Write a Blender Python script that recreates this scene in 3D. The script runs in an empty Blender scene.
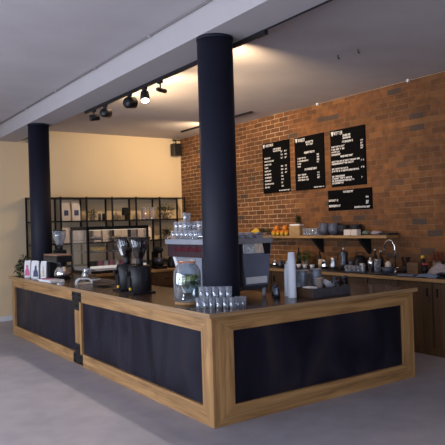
import bpy, bmesh, math, random
from mathutils import Vector, Matrix
R = random.Random(7)
sc = bpy.context.scene
C = sc.collection
PI = math.pi
# ------------------------------------------------------------------ materials
def nmat(name):
    m = bpy.data.materials.new(name); m.use_nodes = True
    nt = m.node_tree; b = nt.nodes['Principled BSDF']
    return m, nt, b
MC = {}
def mat(name, col, rough=.5, metal=0, trans=0, ior=1.45, var=.12, scale=12, emit=None, bump=0, coat=0):
    if name in MC: return MC[name]
    m, nt, b = nmat(name)
    b.inputs['Roughness'].default_value = rough
    b.inputs['Metallic'].default_value = metal
    b.inputs['Transmission Weight'].default_value = trans
    b.inputs['IOR'].default_value = ior
    b.inputs['Coat Weight'].default_value = coat
    if max(col) < .03 and not metal: b.inputs['Specular IOR Level'].default_value = .25
    tc = nt.nodes.new('ShaderNodeTexCoord')
    n = nt.nodes.new('ShaderNodeTexNoise'); n.inputs['Scale'].default_value = scale
    n.inputs['Detail'].default_value = 4
    nt.links.new(tc.outputs['Object'], n.inputs['Vector'])
    r = nt.nodes.new('ShaderNodeValToRGB')
    a = 1-var; z = 1+var
    r.color_ramp.elements[0].position = .3; r.color_ramp.elements[1].position = .7
    r.color_ramp.elements[0].color = (col[0]*a, col[1]*a, col[2]*a, 1)
    r.color_ramp.elements[1].color = (min(1,col[0]*z), min(1,col[1]*z), min(1,col[2]*z), 1)
    nt.links.new(n.outputs['Fac'], r.inputs['Fac'])
    nt.links.new(r.outputs['Color'], b.inputs['Base Color'])
    if bump:
        bp = nt.nodes.new('ShaderNodeBump'); bp.inputs['Strength'].default_value = bump; bp.inputs['Distance'].default_value = .01
        nt.links.new(n.outputs['Fac'], bp.inputs['Height']); nt.links.new(bp.outputs['Normal'], b.inputs['Normal'])
    if emit:
        b.inputs['Emission Color'].default_value = (*emit[:3], 1); b.inputs['Emission Strength'].default_value = emit[3]
    MC[name] = m
    return m
def wood(name, c1, c2, axis, rough=.5, sc_=7.0, knots=True):
    if name in MC: return MC[name]
    m, nt, b = nmat(name)
    tc = nt.nodes.new('ShaderNodeTexCoord'); mp = nt.nodes.new('ShaderNodeMapping')
    s = [sc_*3.2]*3; s[axis] = sc_*.16
    mp.inputs['Scale'].default_value = s
    nt.links.new(tc.outputs['Object'], mp.inputs['Vector'])
    n = nt.nodes.new('ShaderNodeTexNoise'); n.inputs['Scale'].default_value = 1; n.inputs['Detail'].default_value = 6
    n.inputs['Roughness'].default_value = .6; n.inputs['Distortion'].default_value = .8
    nt.links.new(mp.outputs['Vector'], n.inputs['Vector'])
    r = nt.nodes.new('ShaderNodeValToRGB')
    r.color_ramp.elements[0].position = .3; r.color_ramp.elements[0].color = (*c1, 1)
    r.color_ramp.elements[1].position = .68; r.color_ramp.elements[1].color = (*c2, 1)
    nt.links.new(n.outputs['Fac'], r.inputs['Fac'])
    mp2 = nt.nodes.new('ShaderNodeMapping'); s2 = [6.0]*3; s2[axis] = 2.2; mp2.inputs['Scale'].default_value = s2
    nt.links.new(tc.outputs['Object'], mp2.inputs['Vector'])
    n2 = nt.nodes.new('ShaderNodeTexNoise'); n2.inputs['Scale'].default_value = 1; n2.inputs['Detail'].default_value = 3
    nt.links.new(mp2.outputs['Vector'], n2.inputs['Vector'])
    r2 = nt.nodes.new('ShaderNodeValToRGB')
    r2.color_ramp.elements[0].position = .25; r2.color_ramp.elements[0].color = (.45, .38, .34, 1)
    r2.color_ramp.elements[1].position = .42; r2.color_ramp.elements[1].color = (1, 1, 1, 1)
    nt.links.new(n2.outputs['Fac'], r2.inputs['Fac'])
    mx = nt.nodes.new('ShaderNodeMixRGB'); mx.blend_type = 'MULTIPLY'; mx.inputs['Fac'].default_value = .8 if knots else .3
    nt.links.new(r.outputs['Color'], mx.inputs['Color1']); nt.links.new(r2.outputs['Color'], mx.inputs['Color2'])
    nt.links.new(mx.outputs['Color'], b.inputs['Base Color'])
    b.inputs['Roughness'].default_value = rough
    bp = nt.nodes.new('ShaderNodeBump'); bp.inputs['Strength'].default_value = .15; bp.inputs['Distance'].default_value = .003
    nt.links.new(n.outputs['Fac'], bp.inputs['Height']); nt.links.new(bp.outputs['Normal'], b.inputs['Normal'])
    MC[name] = m
    return m
def ramp(nt, src, stops):
    r = nt.nodes.new('ShaderNodeValToRGB')
    while len(r.color_ramp.elements) < len(stops): r.color_ramp.elements.new(.5)
    for e, (p, c) in zip(r.color_ramp.elements, stops): e.position = p; e.color = (*c, 1)
    nt.links.new(src, r.inputs['Fac']); return r.outputs['Color']
def mixc(nt, a, b, f, mode='MIX'):
    x = nt.nodes.new('ShaderNodeMixRGB'); x.blend_type = mode
    for s, i in ((f, 'Fac'), (a, 'Color1'), (b, 'Color2')):
        if isinstance(s, (int, float)): x.inputs[i].default_value = s
        elif isinstance(s, tuple): x.inputs[i].default_value = (*s, 1)
        else: nt.links.new(s, x.inputs[i])
    return x.outputs['Color']
def noise(nt, vec, scale, detail=4, dist=0, vscale=None):
    if vscale:
        mp = nt.nodes.new('ShaderNodeMapping'); mp.inputs['Scale'].default_value = vscale
        nt.links.new(vec, mp.inputs['Vector']); vec = mp.outputs['Vector']
    n = nt.nodes.new('ShaderNodeTexNoise'); n.inputs['Scale'].default_value = scale; n.inputs['Detail'].default_value = detail
    n.inputs['Distortion'].default_value = dist
    nt.links.new(vec, n.inputs['Vector']); return n.outputs['Fac']
def brick_mat():
    m, nt, b = nmat('old_brick')
    tc = nt.nodes.new('ShaderNodeTexCoord')
    sp = nt.nodes.new('ShaderNodeSeparateXYZ'); nt.links.new(tc.outputs['Object'], sp.inputs[0])
    cb = nt.nodes.new('ShaderNodeCombineXYZ'); nt.links.new(sp.outputs['Y'], cb.inputs['X']); nt.links.new(sp.outputs['Z'], cb.inputs['Y'])
    wob = nt.nodes.new('ShaderNodeTexNoise'); wob.inputs['Scale'].default_value = 3.5
    nt.links.new(cb.outputs[0], wob.inputs['Vector'])
    ws = nt.nodes.new('ShaderNodeVectorMath'); ws.operation = 'MULTIPLY_ADD'
    ws.inputs[1].default_value = (.035, .02, 0)
    nt.links.new(wob.outputs['Color'], ws.inputs[0]); nt.links.new(cb.outputs[0], ws.inputs[2])
    v = ws.outputs[0]
    br = nt.nodes.new('ShaderNodeTexBrick')
    br.inputs['Scale'].default_value = 1; br.inputs['Brick Width'].default_value = .235; br.inputs['Row Height'].default_value = .078
    br.inputs['Mortar Size'].default_value = .0065; br.inputs['Mortar Smooth'].default_value = .5; br.inputs['Bias'].default_value = -.1
    br.inputs['Color1'].default_value = (.215, .090, .025, 1); br.inputs['Color2'].default_value = (.10, .043, .015, 1)
    nt.links.new(v, br.inputs['Vector'])
    # mortar strength changes over the wall: pale joints in the far stretch, joints of brick colour in the near one
    mn = noise(nt, v, 1.3, 3)
    far = nt.nodes.new('ShaderNodeMapRange'); far.inputs['From Min'].default_value = 7.4; far.inputs['From Max'].default_value = 8.1
    nt.links.new(sp.outputs['Y'], far.inputs['Value'])
    mort = mixc(nt, (.17, .095, .06), (.62, .47, .32), far.outputs[0])
    mort = mixc(nt, mort, (.26, .15, .09), ramp(nt, mn, [(.42, (0, 0, 0)), (.62, (.6, .6, .6))]))
    nt.links.new(mort, br.inputs['Mortar'])
    n1 = noise(nt, v, 9, 6)
    col = mixc(nt, br.outputs['Color'], ramp(nt, n1, [(.3, (.62, .55, .5)), (.6, (1.05, 1, .98)), (.75, (1.3, 1.2, 1.15))]), .8, 'MULTIPLY')
    # whole bricks that are sooty or grey
    cell = nt.nodes.new('ShaderNodeTexBrick'); cell.inputs['Scale'].default_value = 1
    cell.inputs['Brick Width'].default_value = .235; cell.inputs['Row Height'].default_value = .078; cell.inputs['Mortar Size'].default_value = 0
    cell.inputs['Color1'].default_value = (0, 0, 0, 1); cell.inputs['Color2'].default_value = (1, 1, 1, 1); cell.inputs['Mortar'].default_value = (.5, .5, .5, 1)
    nt.links.new(v, cell.inputs['Vector'])
    dark = ramp(nt, cell.outputs['Color'], [(.02, (1, 1, 1)), (.07, (0, 0, 0))])
    col = mixc(nt, col, (.055, .042, .036), dark if False else mixc(nt, (0, 0, 0), dark, .85))
    lite = ramp(nt, cell.outputs['Color'], [(.88, (0, 0, 0)), (.95, (1, 1, 1))])
    col = mixc(nt, col, (.31, .14, .042), mixc(nt, (0, 0, 0), lite, .55))
    n3 = noise(nt, v, 1.1, 3)
    col = mixc(nt, col, ramp(nt, n3, [(.35, (.72, .7, .68)), (.6, (1.08, 1.04, 1.0))]), .9, 'MULTIPLY')
    nt.links.new(col, b.inputs['Base Color']); b.inputs['Roughness'].default_value = .85
    inv = nt.nodes.new('ShaderNodeMath'); inv.operation = 'SUBTRACT'; inv.inputs[0].default_value = 1
    nt.links.new(br.outputs['Fac'], inv.inputs[1])
    ad = nt.nodes.new('ShaderNodeMath'); ad.operation = 'MULTIPLY_ADD'; ad.inputs[1].default_value = .5
    nt.links.new(n1, ad.inputs[0]); nt.links.new(inv.outputs[0], ad.inputs[2])
    bp = nt.nodes.new('ShaderNodeBump'); bp.inputs['Strength'].default_value = .5; bp.inputs['Distance'].default_value = .012
    nt.links.new(ad.outputs[0], bp.inputs['Height']); nt.links.new(bp.outputs['Normal'], b.inputs['Normal'])
    return m
def concrete_mat():
    m, nt, b = nmat('polished_concrete')
    tc = nt.nodes.new('ShaderNodeTexCoord'); v = tc.outputs['Object']
    a = noise(nt, v, .9, 6, .6); c = noise(nt, v, 5, 8)
    col = ramp(nt, a, [(.3, (.30, .288, .325)), (.5, (.345, .325, .362)), (.7, (.395, .366, .392))])
    col = mixc(nt, col, ramp(nt, c, [(.3, (.88, .88, .88)), (.7, (1.08, 1.08, 1.08))]), .8, 'MULTIPLY')
    nt.links.new(col, b.inputs['Base Color'])
    b.inputs['Roughness'].default_value = .48
    b.inputs['Specular IOR Level'].default_value = .35
    return m
def steel_sheet():
    m, nt, b = nmat('blackened_steel')
    tc = nt.nodes.new('ShaderNodeTexCoord'); v = tc.outputs['Object']
    a = noise(nt, v, 1, 5, 1.2, (2.6, 2.6, 1.2))
    col = ramp(nt, a, [(.35, (.004, .004, .009)), (.55, (.012, .011, .022)), (.70, (.021, .016, .022))])
    nt.links.new(col, b.inputs['Base Color'])
    rr = ramp(nt, a, [(.35, (.30, .30, .30)), (.65, (.6, .6, .6))])
    nt.links.new(rr, b.inputs['Roughness'])
    b.inputs['Metallic'].default_value = 0; b.inputs['Specular IOR Level'].default_value = .22
    return m
M_brick = brick_mat(); M_conc = concrete_mat(); M_sheet = steel_sheet()
M_white = mat('white_plaster', (.66, .635, .65), .8, var=.03, scale=3)
M_ceil = mat('ceiling_plaster', (.50, .465, .485), .85, var=.05, scale=2)
M_beam = mat('beam_paint', (.43, .40, .415), .75, var=.02, scale=4)
M_cream = mat('cream_paint', (.70, .56, .37), .8, var=.02, scale=2)
OAK1, OAK2 = (.19, .093, .030), (.48, .268, .105)
M_oak = [wood('oak_%d' % k, OAK1, OAK2, k, .55) for k in range(3)]
M_top = wood('worktop_wood', (.042, .022, .014), (.085, .045, .027), 1, .24, 6, False)
M_topx = wood('worktop_wood_x', (.07, .042, .028), (.12, .07, .045), 0, .3, 6, False)
M_edge = [wood('edge_oak_%d' % k, (.22, .125, .055), (.42, .26, .13), k, .5, 8, False) for k in range(2)]
M_shelfw = wood('shelf_oak', (.26, .14, .05), (.46, .27, .11), 1, .6)
M_darkw = wood('dark_wood', (.045, .021, .008), (.095, .046, .017), 2, .6)
M_darkwy = wood('dark_wood_y', (.08, .037, .013), (.15, .075, .03), 1, .6)
M_col = mat('column_paint', (.010, .011, .022), .55, var=.1, scale=5)
M_black = mat('black_metal', (.012, .012, .014), .45, var=.1)
M_shroud = mat('pale_enamel_blue', (.30, .34, .42), .3, .3, var=.05)
M_mach = mat('machine_enamel', (.17, .20, .28), .35, .2, var=.05)
M_blackm = mat('black_matt', (.010, .010, .011), .7, var=.1)
M_blackp = mat('black_plastic', (.014, .014, .017), .3, var=.05)
M_board = mat('board_black', (.003, .003, .0035), .75, var=.1)
M_board.node_tree.nodes['Principled BSDF'].inputs['Specular IOR Level'].default_value = .06
M_letter = mat('board_letters', (.75, .74, .74), .6, var=.02)
M_steel = mat('brushed_steel', (.55, .56, .6), .28, 1, var=.05)
M_dsteel = mat('dark_steel', (.10, .11, .14), .3, .8, var=.08)
M_chrome = mat('chrome', (.8, .8, .82), .08, 1, var=.02)
M_glass = mat('clear_glass', (.92, .95, 1), .02, 0, 1, 1.45, var=.0)
M_smoke = mat('smoke_glass', (.45, .42, .42), .05, 0, 1, 1.2, var=.0)
def thin_glass(name, tint, f0, f1, dif=.18):
    m, nt, b = nmat(name); nt.nodes.remove(b); out = nt.nodes['Material Output']
    tr = nt.nodes.new('ShaderNodeBsdfTransparent'); tr.inputs['Color'].default_value = (*tint, 1)
    gs = nt.nodes.new('ShaderNodeBsdfGlossy'); gs.inputs['Roughness'].default_value = .06; gs.inputs['Color'].default_value = (.95, .97, 1, 1)
    df = nt.nodes.new('ShaderNodeBsdfTranslucent'); df.inputs['Color'].default_value = (.75, .8, .9, 1)
    dd = nt.nodes.new('ShaderNodeBsdfDiffuse'); dd.inputs['Color'].default_value = (.75, .8, .9, 1)
    lw = nt.nodes.new('ShaderNodeLayerWeight'); lw.inputs['Blend'].default_value = .45
    mr = nt.nodes.new('ShaderNodeMapRange'); mr.inputs['To Min'].default_value = f0; mr.inputs['To Max'].default_value = f1
    nt.links.new(lw.outputs['Facing'], mr.inputs['Value'])
    a = nt.nodes.new('ShaderNodeMixShader'); a.inputs['Fac'].default_value = dif; nt.links.new(gs.outputs[0], a.inputs[1]); nt.links.new(dd.outputs[0], a.inputs[2])
    c = nt.nodes.new('ShaderNodeMixShader'); nt.links.new(mr.outputs[0], c.inputs['Fac']); nt.links.new(tr.outputs[0], c.inputs[1]); nt.links.new(a.outputs[0], c.inputs[2])
    nt.links.new(c.outputs[0], out.inputs['Surface']); return m
M_glass = thin_glass('clear_glass_thin', (.95, .965, .99), .09, .85, .42)
M_pane = thin_glass('pane_glass', (.95, .96, .98), .05, .3)
M_jar = thin_glass('jar_glass', (.95, .97, .98), .02, .8, .10)
M_water = thin_glass('jar_water', (.86, .92, .92), .02, .10, .1)
M_smoke = thin_glass('smoke_glass_thin', (.52, .48, .50), .04, .28, .06)
M_copper = mat('copper', (.75, .50, .38), .3, .9, var=.05)
M_paper = mat('white_paper', (.78, .78, .80), .7, var=.02)
M_papercup = mat('paper_cup', (.74, .78, .88), .6, var=.02)
M_kraft = mat('kraft_paper', (.62, .46, .33), .75, var=.05)
M_bag = mat('pale_bag_paper', (.72, .62, .54), .7, var=.05)
M_pink = mat('pink_print', (.65, .14, .32), .6, var=.1)
M_red = mat('red_print', (.5, .05, .07), .6, var=.1)
M_navy = mat('navy_print', (.05, .06, .14), .6, var=.1)
M_leaf = mat('leaf_green', (.035, .085, .02), .5, var=.4, scale=30)
M_leafd = mat('dark_leaf', (.02, .045, .018), .5, var=.4, scale=30)
M_mint = mat('mint_green', (.05, .10, .02), .4, var=.5, scale=30)
M_lime = mat('lime_slice', (.35, .42, .10), .4, var=.2)
M_orange = mat('orange_peel', (.62, .20, .015), .5, var=.1, scale=60, bump=.1)
M_lemon = mat('lemon_peel', (.55, .36, .03), .5, var=.1, scale=60, bump=.1)
M_banana = mat('banana_peel', (.75, .52, .05), .5, var=.15, scale=20)
M_bowl = mat('blue_stoneware', (.075, .085, .125), .35, var=.15)
M_bowld = mat('dark_stoneware', (.022, .022, .028), .4, var=.15)
M_can = mat('grey_tin', (.26, .30, .38), .4, .4, var=.05)
M_cup = mat('grey_cup', (.28, .32, .42), .4, var=.05)
M_white2 = mat('white_enamel', (.75, .76, .80), .35, var=.02)
M_amber = mat('amber_tea', (.60, .28, .03), .1, 0, .6, 1.33, var=.05)
M_yellow = mat('yellow_plastic', (.85, .55, .04), .4, var=.05)
M_peach = mat('peach_candle', (.75, .40, .24), .5, var=.06)
M_cloth = mat('grey_towel', (.36, .30, .31), .9, var=.15, scale=40, bump=.3)
M_clothb = mat('blue_towel', (.15, .19, .28), .9, var=.15, scale=40, bump=.3)
M_maroon = mat('maroon_panel', (.040, .018, .026), .35, var=.15)
M_logo = mat('red_logo', (.16, .015, .028), .5, var=.1)
M_terra = mat('pot_clay', (.30, .22, .17), .7, var=.1)
M_crate = wood('crate_pine', (.30, .18, .075), (.45, .29, .13), 1, .7)
M_cake = mat('cake_crust', (.85, .55, .20), .7, var=.3, scale=40)
M_straw = mat('pink_cake', (.60, .18, .25), .6, var=.3, scale=60)
M_skirt = mat('white_skirting', (.74, .74, .78), .5, var=.02)
M_pine = mat('pineapple_skin', (.26, .17, .05), .7, var=.5, scale=50, bump=.6)
M_lens = mat('lamp_lens', (.9, .9, .9), .4, emit=(1, .88, .72, 6))
M_led = mat('case_light', (.9, .9, .9), .4, emit=(1, .93, .85, .4))
M_beans = mat('coffee_beans', (.05, .022, .012), .45, var=.5, scale=90, bump=.6)
# ------------------------------------------------------------------ geometry helpers
def NB(): return bmesh.new()
def box(bm, x0, x1, y0, y1, z0, z1, bev=0, mi=0):
    r = bmesh.ops.create_cube(bm, size=1)
    vs = r['verts']
    for v in vs:
        v.co = Vector((x0 if v.co.x < 0 else x1, y0 if v.co.y < 0 else y1, z0 if v.co.z < 0 else z1))
    fs = list({f for v in vs for f in v.link_faces})
    for f in fs: f.material_index = mi
    if bev:
        es = list({e for v in vs for e in v.link_edges})
        bmesh.ops.bevel(bm, geom=es, offset=bev, segments=2, affect='EDGES', profile=.5)
    return bm
def lathe(bm, prof, cx=0, cy=0, cz=0, seg=20, mi=0, M=None):
    rings = []
    for r, z in prof:
        if r < 1e-5:
            p = Vector((cx, cy, cz+z)); rings.append([bm.verts.new(M @ p if M else p)])
        else:
            ring = []
            for k in range(seg):
                a = 2*PI*k/seg; p = Vector((cx+r*math.cos(a), cy+r*math.sin(a), cz+z))
                ring.append(bm.verts.new(M @ p if M else p))
            rings.append(ring)
    for A, B in zip(rings, rings[1:]):
        for k in range(seg):
            k2 = (k+1) % seg
            if len(A) == 1 and len(B) == 1: continue
            if len(A) == 1: f = bm.faces.new((A[0], B[k2], B[k]))
            elif len(B) == 1: f = bm.faces.new((A[k], A[k2], B[0]))
            else: f = bm.faces.new((A[k], A[k2], B[k2], B[k]))
            f.smooth = True; f.material_index = mi
    return bm
def solidlathe(bm, prof, **k):   # closes both ends
    return lathe(bm, [(0, prof[0][1])]+list(prof)+[(0, prof[-1][1])], **k)
def tube(bm, pts, r, seg=8, mi=0, cyc=False):
    pts = [Vector(p) for p in pts]; n = len(pts); rings = []
    rad = r if isinstance(r, (list, tuple)) else [r]*n
    up = Vector((0, 0, 1))
    for i, p in enumerate(pts):
        if cyc: t = (pts[(i+1) % n]-pts[i-1])
        else: t = pts[min(i+1, n-1)]-pts[max(i-1, 0)]
        t.normalize()
        u = up if abs(t.z) < .95 else Vector((1, 0, 0))
        a = t.cross(u).normalized(); b = a.cross(t).normalized()
        rings.append([bm.verts.new(p+a*rad[i]*math.cos(2*PI*k/seg)+b*rad[i]*math.sin(2*PI*k/seg)) for k in range(seg)])
    prs = list(zip(rings, rings[1:])) + ([(rings[-1], rings[0])] if cyc else [])
    for A, B in prs:
        for k in range(seg):
            f = bm.faces.new((A[k], A[(k+1) % seg], B[(k+1) % seg], B[k])); f.smooth = True; f.material_index = mi
    if not cyc:
        for rg in (rings[0], rings[-1]): 
            f = bm.faces.new(rg); f.material_index = mi
    return bm
def prism(bm, poly, axis, a, b, mi=0):
    """extrude a 2-D polygon along axis from a to b; poly coords are the other two axes in order"""
    def P(p, t):
        c = [0, 0, 0]; o = [k for k in range(3) if k != axis]
        c[o[0]], c[o[1]] = p; c[axis] = t; return Vector(c)
    A = [bm.verts.new(P(p, a)) for p in poly]; B = [bm.verts.new(P(p, b)) for p in poly]
    n = len(poly)
    fs = [bm.faces.new(A), bm.faces.new(list(reversed(B)))]
    for k in range(n): fs.append(bm.faces.new((A[k], B[k], B[(k+1) % n], A[(k+1) % n])))
    for f in fs: f.material_index = mi
    return bm
def ball(bm, c, r, sx=1, sy=1, sz=1, seg=14):
    res = bmesh.ops.create_uvsphere(bm, u_segments=seg, v_segments=max(6, seg//2+2), radius=r)
    for v in res['verts']: v.co = Vector((v.co.x*sx+c[0], v.co.y*sy+c[1], v.co.z*sz+c[2]))
    for f in {f for v in res['verts'] for f in v.link_faces}: f.smooth = True
    return bm
def leaf(bm, p, d, L, w, bend=.3):
    d = Vector(d).normalized(); s = d.cross(Vector((0, 0, 1)))
    if s.length < .1: s = Vector((1, 0, 0))
    s.normalize(); n = s.cross(d); p = Vector(p)
    mid = p+d*L*.5+n*L*.06; tip = p+d*L-Vector((0, 0, bend*L))
    a = bm.verts.new(p); b1 = bm.verts.new(mid+s*w/2); c = bm.verts.new(tip); b2 = bm.verts.new(mid-s*w/2); m = bm.verts.new(mid-n*w*.12)
    for f in ((a, b1, m), (b1, c, m), (c, b2, m), (b2, a, m)): bm.faces.new(f)
def obj(name, bm, mats, parent=None, recalc=True):
    if recalc: bmesh.ops.recalc_face_normals(bm, faces=bm.faces[:])
    me = bpy.data.meshes.new(name); bm.to_mesh(me); bm.free()
    for m in (mats if isinstance(mats, (list, tuple)) else [mats]): me.materials.append(m)
    o = bpy.data.objects.new(name, me); C.objects.link(o)
    if parent: o.parent = parent
    return o
def tag(o, label, cat, group=None):
    o['label'] = label; o['category'] = cat
    if group: o['group'] = group
    return o
def thing(name, label, cat, loc=(0, 0, 0), rz=0, group=None):
    o = bpy.data.objects.new(name, None); C.objects.link(o); o.empty_display_size = .05
    o.location = loc; o.rotation_euler = (0, 0, rz)
    return tag(o, label, cat, group)
def one(name, label, cat, bm, m, loc=(0, 0, 0), rz=0, group=None):
    o = obj(name, bm, m); o.location = loc; o.rotation_euler = (0, 0, rz); return tag(o, label, cat, group)
def struct(name, bm, m):
    o = obj(name, bm, m); o['kind'] = 'structure'; return o
def dup(root, loc, rz=None, label=None, group=None):
    r = root.copy(); C.objects.link(r); r.location = loc
    if rz is not None: r.rotation_euler = (0, 0, rz)
    if label: r['label'] = label
    if group: r['group'] = group
    for ch in list(root.children):
        c = ch.copy(); C.objects.link(c); c.parent = r
        for g in list(ch.children):
            d = g.copy(); C.objects.link(d); d.parent = c
    return r
# ------------------------------------------------------------------ camera
cam = bpy.data.cameras.new('camera'); co = bpy.data.objects.new('camera', cam); C.objects.link(co)
yaw, pit, roll = math.radians(34.434), math.radians(.236), math.radians(-1.70)
fw = Vector((math.sin(yaw)*math.cos(pit), math.cos(yaw)*math.cos(pit), math.sin(pit)))
rt = Vector((math.cos(yaw), -math.sin(yaw), 0)); up = rt.cross(fw)
rt2 = rt*math.cos(roll)+up*math.sin(roll); up2 = up*math.cos(roll)-rt*math.sin(roll)
co.matrix_world = Matrix(((rt2.x, up2.x, -fw.x, 0), (rt2.y, up2.y, -fw.y, 0), (rt2.z, up2.z, -fw.z, 1.62), (0, 0, 0, 1)))
cam.sensor_width = 36; cam.lens = 605.7/445*36
sc.camera = co
# ------------------------------------------------------------------ room
XB, YB, CH = 6.70, 11.30, 3.50
XL, YF = -2.4, -3.2
struct('floor', box(NB(), XL, XB, YF, YB, -.1, 0), M_conc)
struct('ceiling', box(NB(), XL, XB, YF, YB, CH, CH+.12), M_ceil)
struct('wall_right', box(NB(), XB, XB+.25, YF-.2, YB, 0, CH+.1), M_brick)
struct('wall_back', box(NB(), XL-.2, XB+.2, YB, YB+.2, 0, CH+.1), M_cream)
b = NB(); box(b, XL-.2, XL, YF, YB, 0, .2); box(b, XL-.2, XL, YF, YB, 2.9, CH+.1)
wy = [(-.5, 2.3), (3.0, 5.8), (6.5, 9.3)]
edges = [YF]+[t for w in wy for t in w]+[YB]
for k in range(0, len(edges), 2): box(b, XL-.2, XL, edges[k], edges[k+1], .2, 2.9)
struct('wall_left', b, mat('grey_wall_paint', (.25, .24, .24), .8, var=.05))
b = NB(); wx = [(-2.1, 2.235)]
box(b, XL-.2, XB, YF-.2, YF, 0, .08); box(b, XL-.2, XB, YF-.2, YF, 2.9, CH+.1)
edges = [XL-.2]+[t for w in wx for t in w]+[XB]
for k in range(0, len(edges), 2): box(b, edges[k], edges[k+1], YF-.2, YF, .08, 2.9)
struct('wall_front', b, mat('dark_wall_paint', (.06, .055, .055), .8, var=.05))
M_wframe = mat('window_frame_paint', (.5, .5, .52), .5, var=.03)
n = 1
for (a, c) in wy:
    b = NB()
    for y in (a, (a+c)/2-.03, c-.06): box(b, XL-.13, XL-.07, y, y+.06, .2, 2.9)
    for z in (.2, 2.84): box(b, XL-.13, XL-.07, a, c, z, z+.06)
    struct('window_%d' % n, b, M_wframe); n += 1
for (a, c) in wx:
    b = NB()
    for x in (a, c-.04): box(b, x, x+.04, YF-.13, YF-.07, .08, 2.9)
    for z in (.08, 2.84): box(b, a, c, YF-.13, YF-.07, z, z+.06)
    struct('window_%d' % n, b, M_wframe); n += 1
struct('baseboard_back', box(NB(), XL, 3.5, YB-.018, YB, 0, .09, .004), M_skirt)
struct('trim_1', box(NB(), 2.825, 3.215, YF, YB, 3.26, CH), M_beam)       # ceiling beam
# conduit at the beam foot on the ceiling
b = NB(); tube(b, [(2.80, YF+.02, CH-.012), (2.80, YB-.02, CH-.012)], .009)
t = thing('cable_conduit', 'thin pale conduit running along the ceiling beside the beam', 'conduit')
obj('pipe', b, mat('shaded_pipe_grey', (.22, .20, .20), .5, var=.05), t)  # pipe colour darkened to carry the shadow line along the ceiling
for y in [1.2+1.35*k for k in range(7)]: obj('clip', box(NB(), 2.783, 2.817, y-.012, y+.012, CH-.026, CH, .003), M_beam, t)
t = thing('cable_conduit', 'white conduit fixed along the top of the brick wall', 'conduit')
obj('pipe', tube(NB(), [(XB-.02, YF+.1, CH-.02), (XB-.02, 7.6, CH-.02)], .006), mat('dull_pipe', (.30, .27, .26), .5, var=.05), t)
for y in (3.2, 5.25, 7.0): obj('clip', box(NB(), XB-.036, XB-.001, y-.015, y+.015, CH-.04, CH-.001, .003), M_white2, t)
# ------------------------------------------------------------------ columns
for (cx, cy, lb) in ((2.99, 4.40, 'dark round column rising through the near corner of the counter'),
                     (2.99, 9.335, 'dark round column at the far end of the counter')):
    t = thing('round_column', lb, 'column', (cx, cy, 0))
    obj('shaft', solidlathe(NB(), [(.158, 0), (.158, 3.262)], seg=48), M_col, t)
    obj('collar', lathe(NB(), [(.156, 3.235), (.163, 3.237), (.163, 3.26), (.156, 3.26)], seg=48), M_col, t)
# ------------------------------------------------------------------ bar counter
CX, CY, CXE, CYE, HT = 2.64, 4.05, 5.12, 9.77, .916
ctr = thing('bar_counter', 'L-shaped bar counter with oak frames, black panels and brown worktop', 'counter', (CX, CY, 0))
def cl(bm): 
    bmesh.ops.translate(bm, verts=bm.verts[:], vec=(-CX, -CY, 0)); return bm
OH = .03; TH = .035
# worktop: long arm, machine bay, short arm
b = NB()
poly = [(CX-OH, CY-OH), (CXE+OH, CY-OH), (CXE+OH, 4.84), (3.86, 4.84), (3.86, 5.62), (3.43, 5.62), (3.43, CYE+OH), (CX-OH, CYE+OH)]
prism(b, poly, 2, HT-TH+.004, HT)
obj('worktop', cl(b), M_top, ctr)
# wooden edge strips
b = NB(); prism(b, [(CX-OH-.012, CY-OH-.012), (CX-OH, CY-OH), (CX-OH, CYE+OH), (CX-OH-.012, CYE+OH)], 2, HT-TH, HT+.001)
obj('edge_strip', cl(b), M_edge[1], ctr)
b = NB(); prism(b, [(CX-OH-.012, CY-OH-.012), (CXE+OH, CY-OH-.012), (CXE+OH, CY-OH), (CX-OH, CY-OH)], 2, HT-TH, HT+.001)
obj('edge_strip', cl(b), M_edge[0], ctr)
FT = .045; ZT = HT-TH
def frame_long(y0, y1, wl, wr, name_end=True):
    # outward face X=CX; members from y0 (near) to y1 (far); mitred corners
    zt0, zb1 = .755, .145
    i0, i1 = y0+wl, y1-wr
    for nm, poly, mt in (('frame_rail', [(y0, ZT), (y1, ZT), (i1, zt0), (i0, zt0)], M_oak[1]),
                         ('frame_rail', [(y0, 0), (y1, 0), (i1, zb1), (i0, zb1)], M_oak[1]),
                         ('frame_stile', [(y0, 0), (i0, zb1), (i0, zt0), (y0, ZT)], M_oak[2]),
                         ('frame_stile', [(y1, 0), (i1, zb1), (i1, zt0), (y1, ZT)], M_oak[2])):
        bm = NB(); prism(bm, poly, 0, CX, CX+FT); obj(nm, cl(bm), mt, ctr)
    bm = NB(); box(bm, CX+.028, CX+.04, i0-.02, i1+.02, zb1-.02, zt0+.02); obj('panel', cl(bm), M_sheet, ctr)
frame_long(CY+.0455, 6.965, .115, .10)
frame_long(6.968, CYE, .10, .13)
zt0, zb1 = .757, .15; i0, i1 = CX+.212, CXE-.16
for nm, poly, mt in (('frame_rail', [(CX, ZT), (CXE, ZT), (i1, zt0), (i0, zt0)], M_oak[0]),
                     ('frame_rail', [(CX, 0), (CXE, 0), (i1, zb1), (i0, zb1)], M_oak[0]),
                     ('frame_stile', [(CX, 0), (i0, zb1), (i0, zt0), (CX, ZT)], M_oak[2]),
                     ('frame_stile', [(CXE, 0), (i1, zb1), (i1, zt0), (CXE, ZT)], M_oak[2])):
    bm = NB(); prism(bm, poly, 1, CY, CY+FT); obj(nm, cl(bm), mt, ctr)
bm = NB(); box(bm, i0-.02, i1+.02, CY+.028, CY+.04, zb1-.02, zt0+.02); obj('panel', cl(bm), M_sheet, ctr)
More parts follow.
